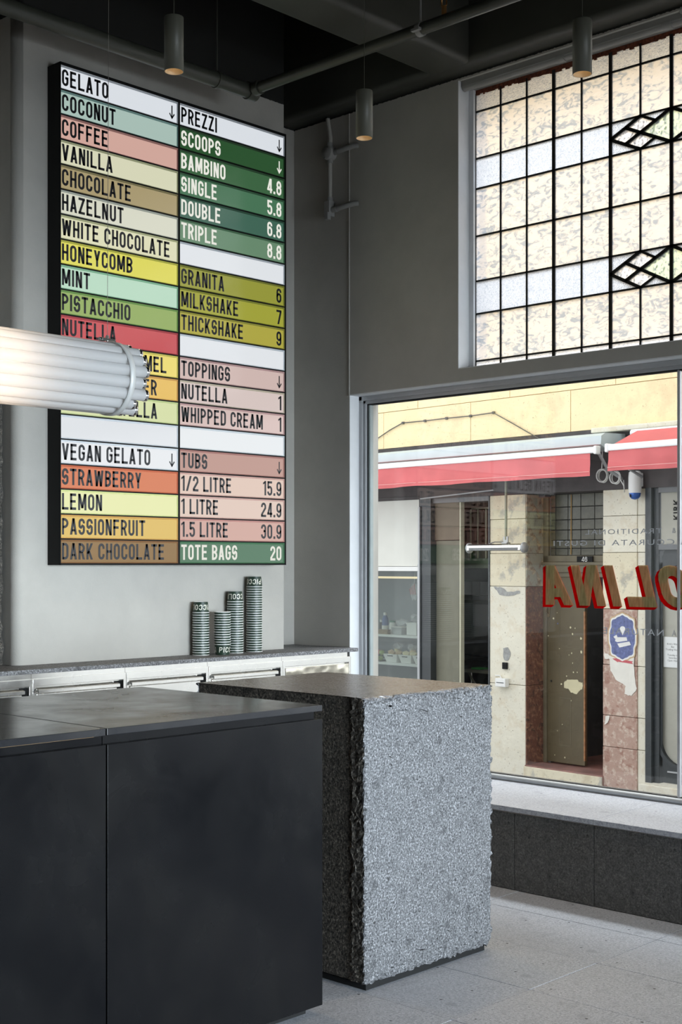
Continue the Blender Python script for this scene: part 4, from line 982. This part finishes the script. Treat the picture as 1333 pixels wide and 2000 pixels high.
# upper timber wall with white rails
tz0, tz1 = fz(925, 1090, .6), 2.30
fput('timber_lining', B(o0-.5, o1+.3, .62, .66, tz0, tz1), M_timber)
rails = MB(); rz1 = fz(925, 995, .55)
for x in (906, 920, 934, 950): u_ = fu(x, .55); fput('rail_bar', MB().tube([(u_, .55, tz0-.02), (u_, .55, rz1)], .011, 8), M_rail)
fput('rail_top', B(o0-.3, o1+.3, .54, .56, rz1, rz1+.018, bev=.003), M_rail)
fput('rail_base', B(o0-.5, o1+.3, .50, .62, fz(925, 1110, .55), tz0-.005, bev=.005), plain('green_grey_beam', (.22, .26, .19), .6))
ta, tb = fu(905, kd-.02), fu(953, kd-.02)
tzz = [fz(928, y, kd-.02) for y in (1173, 1162, 1135)]; tuu = [ta, ta+(tb-ta)*.36, ta+(tb-ta)*.70, tb+.1]
M_wtile = plain('white_kitchen_tile', (.50, .52, .56), .25, var=.03)
for i in range(3):
    for j in range(2): fput('kitchen_tile', B(tuu[i]+.004, tuu[i+1]-.004, kd-.02, kd, tzz[j]+.003, tzz[j+1]-.003, bev=.003), M_wtile)
fput('splash_board', B(fu(924, kd-.2), fu(960, kd-.2), kd-.2, kd-.18, fz(928, 1222, kd-.2), fz(928, 1180, kd-.2)), M_wtile)
# pillar-top items outside the left shop: thin rod at the head of the opening
fput('awning_rod', MB().tube([(fu(822, -.1), -.10, fz(822, 974, -.1)), (fu(965, -.1), -.10, fz(965, 957, -.1))], .010, 8), M_frame)

# right shopfront: charcoal joinery with a round-cornered glazed door
r0 = p2b
fput('shopfront_post', MB().box(r0, r0+.07, -.01, .12, GZ, 2.33, bev=.004).box(r0+.07, r0+.13, .03, .14, GZ, 2.33, bev=.006), M_charcoal)
rr0 = r0+.13
zT = fz(1290, 1068, .06); zB = fz(1290, 1527, .06)
fput('shopfront_rail', MB().box(rr0, 3.2, .02, .10, zT-.03, zT+.02, bev=.004).box(rr0, 3.2, .02, .1, 2.28, 2.34), M_frame_dark)
fput('transom_pane', B(rr0+.01, 3.1, .05, .06, zT+.02, 2.28), M_beige)
fput('shop_step', B(r0, 3.2, -.12, .12, GZ, zB-.01, bev=.01), M_cream2)
# door with rounded glazed opening
dx0, dx1 = rr0+.02, rr0+1.02
door = fput('glazed_door', MB().box(dx0, dx0+.001, .06, .061, zB, zB+.001), M_charcoal)
def door_ring(a0, a1, b0, b1, r_, y0, y1, mat, name, w=None):
    """flat door sheet with a rounded rectangular hole"""
    inner = []
    for cx2, cz2, s0 in ((b1[0]-r_, b1[1]-r_, 0), (b0[0]+r_, b1[1]-r_, 90), (b0[0]+r_, b0[1]+r_, 180), (b1[0]-r_, b0[1]+r_, 270)):
        inner += [(cx2+r_*cos(radians(s0+a)), cz2+r_*sin(radians(s0+a))) for a in range(0, 91, 10)]
    outer = []
    cxm, czm = (a0[0]+a1[0])/2, (a0[1]+a1[1])/2
    for x, z in inner:
        if w: 
            dx, dz = x-cxm, z-czm; kx = 1+w/((b1[0]-b0[0])/2); kz = 1+w/((b1[1]-b0[1])/2); outer.append((cxm+dx*kx, czm+dz*kz))
        else:
            dx, dz = (x-cxm)/((a1[0]-a0[0])/2), (z-czm)/((a1[1]-a0[1])/2); k = 1/max(abs(dx), abs(dz)); outer.append((cxm+dx*k*(a1[0]-a0[0])/2, czm+dz*k*(a1[1]-a0[1])/2))
    n = len(inner); vs = [(x, y0, z) for x, z in inner]+[(x, y0, z) for x, z in outer]+[(x, y1, z) for x, z in inner]
    m = MB().add(vs, [(i, (i+1) % n, (i+1) % n+n, i+n) for i in range(n)]+[(i, i+2*n, (i+1) % n+2*n, (i+1) % n) for i in range(n)])
    return fput(name, m, mat, door)
gl0 = fp(1291, 1492, .06); gz1 = fz(1333, 1103, .06)
b0 = (gl0[0], gl0[1]); b1 = (2*(dx0+dx1)/2-gl0[0], gz1)
door_ring((dx0, zB), (dx1, zT-.03), b0, b1, .24, .055, .10, M_charcoal, 'door_sheet')
door_ring((dx0, zB), (dx1, zT-.03), b0, b1, .24, .045, .10, M_charcoal, 'door_moulding', .03)
fput('door_pane', B(b0[0]-.02, b1[0]+.02, .092, .098, b0[1]-.02, b1[1]+.02), M_beige, door)
fput('kick_strip', B(dx0+.06, dx1-.06, .045, .056, zB+.10, zB+.115, bev=.002), M_frame, door)
fput('joinery', B(dx1+.01, 3.2, .03, .1, GZ, zT), M_charcoal)
q0, q1 = fp(1293, 1303, .05), fp(1323, 1245, .05)
ps = fput('paper_notice', B(q0[0], q0[0]+.21, .080, .0815, q0[1], q1[1]), plain('white_paper', (.80, .81, .80), .7, var=.02), door)
M_print = plain('grey_print', (.12, .12, .12), .6)
ln_y = q1[1]-.075
for i, line in enumerate(("Kirk's Wine", 'Bar', 'Trading Hours', '', 'Tuesday to', 'Saturday', '12pm-10pm')):
    if line:
        t = text_poly(line, .024, 1, .0002, 1.1, 'CENTER'); o = MB().add([(p[0]+q0[0]+.105, .0795, p[2]+ln_y) for p in t.v], t.f); fput('print', o, M_print, ps) if False else put('print', o, M_print, ps, FF)
    ln_y -= .026
# upper transom letters of the bar
t = text_poly('KIRK', .085, 1, .002, 1.1); q = fp(1322, 1012, .05)
fput('transom_lettering', MB().add([(q[0]+.03-p[2], .045, q[1]+p[0]-.02) for p in t.v], t.f), M_void)
fput('far_right_wall', MB().box(3.2, 6.0, 0, .3, GZ, 2.33), M_cream2)

# cable sagging across the render
pts = [fp(x, y, -.02) for x, y in ((700, 880), (737, 857), (762, 840), (787, 826), (830, 822), (872, 817), (919, 812.5), (964, 806), (1000, 826), (1054, 857), (1100, 880))]
cb = put('wall_cable', MB().tube([(u, -.02, z) for u, z in pts], .006, 6), plain('grey_cable', (.10, .095, .085), .6), None, FF, label='thin grey cable pinned in a bend across the yellow wall', cat='cable')
for x, y in ((787, 826), (830, 822), (872, 817), (919, 812.5), (964, 806)):
    u, z = fp(x, y, -.02); put('cable_clip', B(u-.014, u+.014, -.028, .0, z-.014, z+.014, bev=.004), MATS['grey_cable'], cb, FF)

# awnings
def awning(u0, u1, zt, label, openf=0.0):
    t = thing('awning', ((u0+u1)/2, -.3, zt-.4), FF, label=label, cat='awning', group='red awnings across the lane')
    return t
OF = -.40
uL, uR = -6.0, fu(1162, OF)
aw = awning(uL, uR, 2.9, 'red awning with blue-grey cassette over the left shop across the lane')
zt_, zb_ = fz(950, 868.5, OF), fz(950, 888, OF)
cs = MB(); pr = [(-.02, zt_+.03), (OF+.06, zt_+.02), (OF, zt_-.01), (OF-.01, zb_+.01), (OF+.05, zb_-.02), (-.02, zb_-.02)]
k = len(pr); cs.add([(uL, y, z) for y, z in pr]+[(uR+.08, y, z) for y, z in pr], [(i, (i+1) % k, (i+1) % k+k, i+k)[::-1] for i in range(k)]+[list(range(k)), list(range(k, 2*k))[::-1]])
put('cassette', cs, M_cassette, aw, FF)
OB = -.55
zb1, zb0 = fz(950, 889.5, OB), fz(950, 901, OB)
ub = fu(1166, OB)
put('front_bar', MB().box(uL, ub, OB-.02, OB+.04, zb0, zb1, bev=.015).box(ub-.02, ub+.012, OB-.028, OB+.05, zb0-.012, zb1+.008, bev=.012), M_whitebar, aw, FF)
def valance(u0, u1, zt, zb, y, parent):
    m = MB(); n = 90; rows_ = 6
    vs = []
    for j in range(rows_+1):
        for i in range(n+1):
            u = u0+(u1-u0)*i/n; w = .010*sin(u*9)+.008*sin(u*23+1)+(.012*sin(u*5) if j > 3 else 0); vs.append((u, y+w*j/rows_, zt+(zb-zt)*j/rows_+.004*sin(u*7)*j/rows_))
    m.add(vs, [(j*(n+1)+i, j*(n+1)+i+1, (j+1)*(n+1)+i+1, (j+1)*(n+1)+i) for j in range(rows_) for i in range(n)], 0, True)
    v = put('valance', m, M_canvas, parent, FF)
    put('hem', B(u0, u1, y-.020, y-.017, zb+.035, zb+.039), plain('pink_stitching', (.80, .45, .42), .8) if 'pink_stitching' not in MATS else MATS['pink_stitching'], v, FF)
valance(uL, fu(1154, OB), zb0+.01, fz(950, 941.5, OB), OB-.005, aw)
put('fabric', MB().add([(uL, OF, zb_-.01), (ub-.08, OF, zb_-.01), (ub-.08, OB+.01, zb1-.01), (uL, OB+.01, zb1-.01)], [(0, 1, 2, 3)]), M_canvas, aw, FF)
put('arm', MB().tube([(fu(1160, OF), OF+.05, zb_-.03), (fu(1175, OF), OF+.1, zb_-.22), (fu(1172, OF), -.05, zb_-.30)], .016, 8), M_frame, aw, FF)
for x in (820, 960): put('arm', MB().tube([(fu(x, OB), OB+.04, zb1-.02), (fu(x, -.2)+.25, -.2, zb_-.06), (fu(x, -.02), -.02, zb_-.05)], .014, 8), M_frame_dark, aw, FF)
uA = fu(1188, OB); uB = 4.5
aw2 = awning(uA, uB, 2.9, 'red awning with a white bar over the dark shopfront at the right')
z1, z0 = fz(1188, 868, OB), fz(1188, 881, OB)
put('front_bar', MB().box(uA, uB, OB-.02, OB+.04, z0, z1, bev=.015).box(uA-.02, uA+.015, OB-.028, OB+.05, z0-.012, z1+.008, bev=.012), M_whitebar, aw2, FF)
valance(uA+.01, uB, z0+.01, fz(1188, 921, OB), OB-.005, aw2)
zf = fz(1200, 855, -.3)
put('fabric', MB().add([(uA+.10, -.22, zf+.06), (uB, -.22, zf+.06), (uB, OB+.01, z1-.008), (uA+.04, OB+.01, z1-.008)], [(0, 1, 2, 3)]), M_canvas, aw2, FF)
put('roller', MB().tube([(uA+.02, -.2, zf+.04), (uB, -.2, zf+.04)], .035, 12), M_whitebar, aw2, FF)
put('arm', MB().tube([(uA+.02, OB+.02, z0), (uA+.01, -.30, z0-.13), (uA+.03, -.05, z0-.22)], .014, 8), M_frame, aw2, FF)
put('arm', MB().tube([(uA+2.0, OB+.02, z0), (uA+1.6, -.30, z0-.10), (uA+2.0, -.05, z0-.16)], .014, 8), M_frame_dark, aw2, FF)

# heater hung from a rod
OH = -.38
q = fp(970, 1071, OH); L2 = (fu(1022, OH)-fu(918, OH))/2
ht = thing('patio_heater', (q[0], OH, q[1]), FF, label='chrome infrared heater hanging on a rod in front of the left pilaster', cat='heater')
m = MB(); pr = [(-.055, -.02), (-.05, .03), (-.02, .045), (.02, .045), (.05, .03), (.055, -.02), (.045, -.02), (.035, .02), (-.035, .02), (-.045, -.02)]
k = len(pr); m.add([(q[0]-L2, OH+y, q[1]+z) for y, z in pr]+[(q[0]+L2, OH+y, q[1]+z) for y, z in pr], [(i, (i+1) % k, (i+1) % k+k, i+k)[::-1] for i in range(k)]+[list(range(k)), list(range(k, 2*k))[::-1]])
put('reflector_body', m, M_steel, ht, FF)
put('element_opening', MB().box(q[0]-L2+.03, q[0]+L2-.03, OH-.0575, OH-.05, q[1]-.022, q[1]+.006, bev=.003), M_frame_dark, ht, FF)
for s_ in (-1, 1): put('end_cap', MB().lathe([(.0001, 0), (.054, 0), (.054, .02*s_), (.0001, .02*s_)], (q[0]+s_*L2, OH, q[1]+.005), 16, axis='x'), M_frame, ht, FF)
put('heating_tube', MB().tube([(q[0]-L2+.03, OH, q[1]-.002), (q[0]+L2-.03, OH, q[1]-.002)], .012, 10), plain('quartz_tube', (.30, .24, .18), .3), ht, FF)
gr = MB()
for i in range(28): u = q[0]-L2+.04+i*(2*L2-.08)/27; gr.box(u-.002, u+.002, OH-.045, OH+.045, q[1]-.024, q[1]-.020)
put('guard_wire', gr, M_frame_dark, ht, FF, kind='stuff')
hu = fu(989, OH)
put('hanging_rod', MB().tube([(hu, OH, q[1]+.085), (hu, OH, zb_-.03)], .013, 10), plain('green_grey_rod', (.22, .23, .17), .5), ht, FF)
put('bracket', MB().box(hu-.035, hu+.035, OH-.03, OH+.03, q[1]+.045, q[1]+.06, bev=.003).box(hu-.03, hu+.03, OH-.008, OH+.008, q[1]+.055, q[1]+.12, bev=.003), M_frame, ht, FF)
put('feed_cable', MB().tube([(q[0]-.1, OH, q[1]+.045), (q[0]-.02, OH, q[1]+.065), (hu-.02, OH, q[1]+.062)], .006, 6), M_frame_dark, ht, FF)

# security camera and coiled cables on the right pilaster
q = fp(1241, 940, -.08)
sc_ = thing('security_camera', (q[0], -.08, q[1]), FF, label='white dome security camera with a blue lens on the right pilaster', cat='camera')
put('housing', MB().lathe([(.0001, .10), (.04, .098), (.058, .085), (.062, .04), (.062, -.07), (.057, -.115)], (q[0], -.08, q[1]), 24).box(q[0]-.045, q[0]+.045, -.08, -.004, q[1]-.05, q[1]+.08, bev=.01), M_white, sc_, FF)
put('dome', MB().lathe([(.058, -.112), (.052, -.145), (.034, -.168), (.0001, -.176)], (q[0], -.08, q[1]), 24), plain('blue_tinted_dome', (.05, .13, .42), .12, .3), sc_, FF)
put('lens', MB().lathe([(.0001, -.195), (.016, -.192), (.02, -.178), (.02, -.13)], (q[0]-.01, -.115, q[1]+.04), 14), M_void, sc_, FF)
def coil(px, py, r_, n, label, seed):
    u, z = fp(px, py, -.10); rd2 = random.Random(seed); pts = []
    for i in range(n*16+1):
        a = 2*pi*i/16; j = i//16; pts.append((u+(r_+.006*sin(j*2.1))*cos(a), -.10-.007*j+.01*sin(a*.5), z+(r_*1.05+.006*cos(j*1.7))*sin(a)))
    c = put('cable_coil', MB().tube(pts, .0055, 6), M_white, None, FF, label=label, cat='cable'); return c, u, z
c, u, z = coil(1179, 929, .058, 4, 'coiled white cable hanging between the two awnings, left coil', 1)
put('cable_tail', MB().tube([(u-.01, -.11, z+.06), (u+.02, -.14, z+.18), (u+.03, -.16, z+.34)], .0055, 6), M_white, c, FF)
c, u, z = coil(1204, 933, .052, 4, 'coiled white cable beside the camera, under the right awning', 2)
put('cable_tail', MB().tube([(u+.05, -.12, z), (u+.09, -.10, z-.08), (u+.07, -.06, z-.14), (u+.03, -.02, z-.02)], .005, 6), M_white, c, FF)

# goods on the shop display shelves
def FP(x, y, off): u, z = fp(x, y, off); return u
s1, s2 = shz[0]+.001, shz[1]+.001
def good(name, mb, mats, label, cat, group='food and jars in the display across the lane'): return put(name, mb, mats, None, FF, label=label, cat=cat, group=group)
M_blue = plain('blue_bottle', (.07, .14, .36), .3); M_greencap = plain('dark_green_lid', (.03, .20, .12), .4); M_clear = plain('clear_tub_plastic', (.42, .44, .45), .25, var=.1)
M_bag = NT('clear_bag_film'); _t = M_bag.n('BsdfTransparent', Color=(.92, .93, .94)); _g = M_bag.n('BsdfPrincipled', Base_Color=(.8, .82, .84), Roughness=.2); _m = M_bag.n('MixShader', Fac=.45); M_bag.set(_m.inputs[1], _t); M_bag.set(_m.inputs[2], _g); M_bag = M_bag.done(_m)
M_cheese = plain('pale_yellow_food', (.78, .70, .45), .6, var=.1); M_bread = plain('pale_bread', (.74, .56, .36), .7, var=.15)
M_applered = plain('red_apple', (.60, .16, .16), .35, var=.35, vs=20); M_applegreen = plain('green_apple', (.40, .52, .18), .35, var=.2, vs=20); M_flatbread = plain('brown_nuts', (.35, .26, .16), .8, var=.4, vs=50)
u = fu(753, .25)
o = good('sauce_bottle', MB().lathe([(.0001, 0), (.036, 0), (.040, .01), (.040, .10), (.038, .17), (.024, .20), (.018, .215)], (u, .25, s1), 20), M_blue, 'blue bottle with a white cap and cream label on the upper shelf', 'bottle')
put('label', MB().lathe([(.0412, .015), (.0412, .095)], (u, .25, s1), 20), M_muralwhite, o, FF); put('cap', MB().lathe([(.019, .212), (.021, .214), (.021, .245), (.0001, .247)], (u, .25, s1), 16), M_white, o, FF)
u = fu(767.5, .25)
o = good('white_jar', MB().lathe([(.0001, 0), (.036, 0), (.042, .015), (.042, .105), (.034, .13), (.034, .14)], (u, .25, s1), 20), M_white, 'white plastic jar with a dark green lid on the upper shelf', 'jar')
put('lid', MB().lathe([(.037, .135), (.037, .155), (.0001, .157)], (u, .25, s1), 20), M_greencap, o, FF)
u = fu(787, .25)
m = MB(); m.add([(u-.07, .16, s1), (u+.07, .16, s1), (u+.07, .34, s1), (u-.07, .34, s1), (u-.085, .145, s1+.085), (u+.085, .145, s1+.085), (u+.085, .355, s1+.085), (u-.085, .355, s1+.085)], [(3, 2, 1, 0), (0, 1, 5, 4), (1, 2, 6, 5), (2, 3, 7, 6), (3, 0, 4, 7), (4, 5, 6, 7)])
o = good('clear_tub', m, M_clear, 'clear plastic tub with a lid beside the white jar on the upper shelf', 'tub'); put('lid', B(u-.09, u+.09, .14, .36, s1+.083, s1+.092, bev=.003), M_muralwhite, o, FF)
good('plastic_bag', MB().blob((u-.01, .25, s1+.135), .075, (1.0, .8, .62), .28, 0, 3), M_bag, 'crumpled clear bag lying on the clear tub', 'bag')
ua, ub_ = fu(799, .2), fu(821, .2)+.02
good('white_container', MB().box(ua, ub_-.04, .16, .38, s1, s1+.135, bev=.008).box(ua-.006, ub_-.034, .155, .385, s1+.125, s1+.145, bev=.004), M_white, 'white box container at the right end of the upper shelf', 'box')
good('plastic_bag', MB().blob(((ua+ub_)/2-.02, .26, s1+.195), .075, (1.15, .8, .66), .28, 0, 4), M_bag, 'crumpled clear bag on the white box container', 'bag')
u = fu(750, .14)
m = MB()
for k in range(9): m.box(u-.09+.01*rd.random(), u+.08+.03*rd.random(), .11, .16, s1+.006*k, s1+.006*k+.005)
good('sachet_pile', m, M_flatbread, 'flat pile of brown packets at the front of the upper shelf', 'packets')
u = fu(739, .25)
o = good('small_bottle', MB().lathe([(.0001, 0), (.022, 0), (.022, .11), (.012, .13)], (u, .3, s1), 16), M_charcoal, 'small dark bottle with a white cap at the left of the upper shelf', 'bottle'); put('cap', MB().lathe([(.014, .128), (.014, .155), (.0001, .156)], (u, .3, s1), 14), M_white, o, FF)
u = fu(810, .2)
o = good('hanging_bag', MB().blob((u+.005, .2, fz(810, 1155, .2)), .08, (.75, .35, 1.35), .25, 0, 7), M_bag, 'clear bag with red print hanging in the display window', 'bag')
for k in range(4): u_ = u-.045+.024*k; put('red_stripe', MB().tube([(u_, .168, fz(810, 1150, .2)+.02*k), (u_+.028, .160, fz(810, 1150, .2)-.065)], .004, 6), M_canvas, o, FF)
put('cord', MB().tube([(u, .2, fz(810, 1155, .2)+.09), (u+.01, .2, zf1-.02)], .002, 6), M_white, o, FF)
# lower shelf: three white card baskets of food, apples in a wire basket
bx = [(751, 778), (780, 806), (808, 833)]
for i, (xa, xb) in enumerate(bx):
    a, b = fu(xa, .15), fu(xb, .15); b = min(b, ur-.032) if i == 2 else b; w = b-a; h = .095
    m = MB(); y0, y1 = .13, .36
    bo = [(a+.18*w, y0+.02), (b-.12*w, y0+.02), (b-.12*w, y1-.02), (a+.18*w, y1-.02)]; tp = [(a, y0), (b, y0), (b, y1), (a, y1)]
    m.add([(x, y, s2) for x, y in bo]+[(x, y, s2+h) for x, y in tp]+[(x+(.006 if x < (a+b)/2 else -.006), y+(.006 if y < .2 else -.006), s2+h) for x, y in tp]+[(x, y, s2+.006) for x, y in bo],
          [(3, 2, 1, 0), (12, 13, 14, 15)]+[(k, (k+1) % 4, (k+1) % 4+4, k+4) for k in range(4)]+[(k+4, (k+1) % 4+4, (k+1) % 4+8, k+8) for k in range(4)]+[(k+8, (k+1) % 4+8, (k+1) % 4+12, k+12) for k in range(4)])
    nmz = ['left', 'middle', 'right'][i]
    o = good('card_basket', m, M_white, 'white card basket with a slot handle, %s of three on the lower shelf' % nmz, 'basket', 'white card baskets on the lower shelf')
    put('slot', B((a+b)/2-.2*w, (a+b)/2+.2*w, y0+.0, y0+.004, s2+h-.026, s2+h-.016, bev=.001), M_charcoal, o, FF)
    for k in range(3 if w > .12 else 1):
        good('cheese_wedge', MB().blob((a+w*(.25+.25*k), .22+.04*(k % 2), s2+h+.01+.028*(k % 2)), .045, (1.2, .9, .75), .22, 0, 20+i*5+k, 1), M_cheese if (i+k) % 2 else M_bread, ['pale yellow food piece heaped in the left card basket', 'pale yellow food piece heaped in the middle card basket', 'pale yellow food piece heaped in the right card basket'][i], 'food', 'food pieces in the card baskets')
    if w > .12: good('plastic_bag', MB().blob((a+w*.55, .25, s2+h+.085), .055, (1.1, .8, .8), .35, 0, 40+i), M_bag, 'crumpled clear bag over the %s card basket' % nmz, 'bag')
u = fu(743, .2); m = MB()
for z_ in (.0, .02, .04, .06, .08): m.tube([(u-.075, .13, s2+z_+.004), (u+.06, .13, s2+z_+.004)], .0025, 6)
for k in range(7): m.tube([(u-.075+.0225*k, .13, s2+.002), (u-.075+.0225*k, .13, s2+.085)], .0018, 6)
m.box(u-.075, u+.06, .13, .34, s2, s2+.003); m.tube([(u+.06, .13, s2+.084), (u+.06, .34, s2+.084)], .0025, 6); m.tube([(u-.075, .13, s2+.084), (u-.075, .34, s2+.084)], .0025, 6)
good('wire_basket', m, M_frame_dark, 'wire basket holding apples at the left of the lower shelf', 'basket')
for k, (du, dz, mt, lb_) in enumerate(((-.04, .035, M_applegreen, 'green'), (.022, .035, M_applegreen, 'green'), (-.045, .10, M_applered, 'red'), (-.003, .105, M_applered, 'red'), (.045, .10, M_applegreen, 'green'))):
    m = MB().lathe([(.0001, .022), (.010, .028), (.028, .022), (.034, .0), (.026, -.024), (.008, -.030), (.0001, -.026)], (u+du, .185, s2+dz), 14)
    o = good('apple', m, mt, '%s apple %s' % (lb_, ['low in the wire basket, left', 'low in the wire basket, right', 'on top of the wire basket, leftmost', 'on top of the wire basket, between its two neighbours', 'on top of the wire basket, next to the card basket'][k]), 'apple', 'apples in the wire basket')
    put('stem', MB().tube([(u+du, .185, s2+dz+.02), (u+du+.004, .185, s2+dz+.04)], .0018, 5), M_flatbread, o, FF)

# kitchen bench with a tap and a green cloth inside the open door
tu0, tu1 = fu(915, .7), fu(965, .7)+.2; tzb = fz(930, 1307, .7)
kb = thing('kitchen_bench', (tu0+.3, .8, GZ+.05), FF, label='steel kitchen bench with angled brace inside the dark open door', cat='table')
put('bench_top', B(tu0, tu1, .62, .92, tzb-.035, tzb, bev=.004), M_olpanel, kb, FF)
for du in (.03, tu1-tu0-.06): put('leg', MB().tube([(tu0+du+.02, .7, GZ+.05), (tu0+du+.02, .7, tzb-.03)], .018, 8), M_steel, kb, FF)
put('brace', MB().tube([(tu0+.04, .66, tzb-.04), (tu0+.30, .66, tzb-.35)], .012, 8), M_olpanel, kb, FF)
put('green_cloth', B(tu0+.08, tu0+.22, .66, .8, tzb+.001, tzb+.02, bev=.006), plain('green_cloth', (.06, .35, .08), .7), None, FF, label='folded green cloth on the kitchen bench', cat='cloth')
sk = fz(925, 1283, 1.0)
put('kitchen_tap', MB().tube([(fu(905, 1.0), 1.0, sk-.03), (fu(905, 1.0), 1.0, sk+.05), (fu(908, 1.0), 1.0, sk+.03), (fu(958, 1.0), 1.0, sk+.01)], .010, 8), M_chrome, None, FF, label='chrome tap arm in the dark kitchen across the lane', cat='tap')
put('kitchen_counter', B(fu(900, 1.0), fu(960, 1.0)+.3, .95, 1.45, GZ+.05, sk-.035, bev=.01), M_int, None, FF, label='dark kitchen counter below the chrome tap', cat='counter')
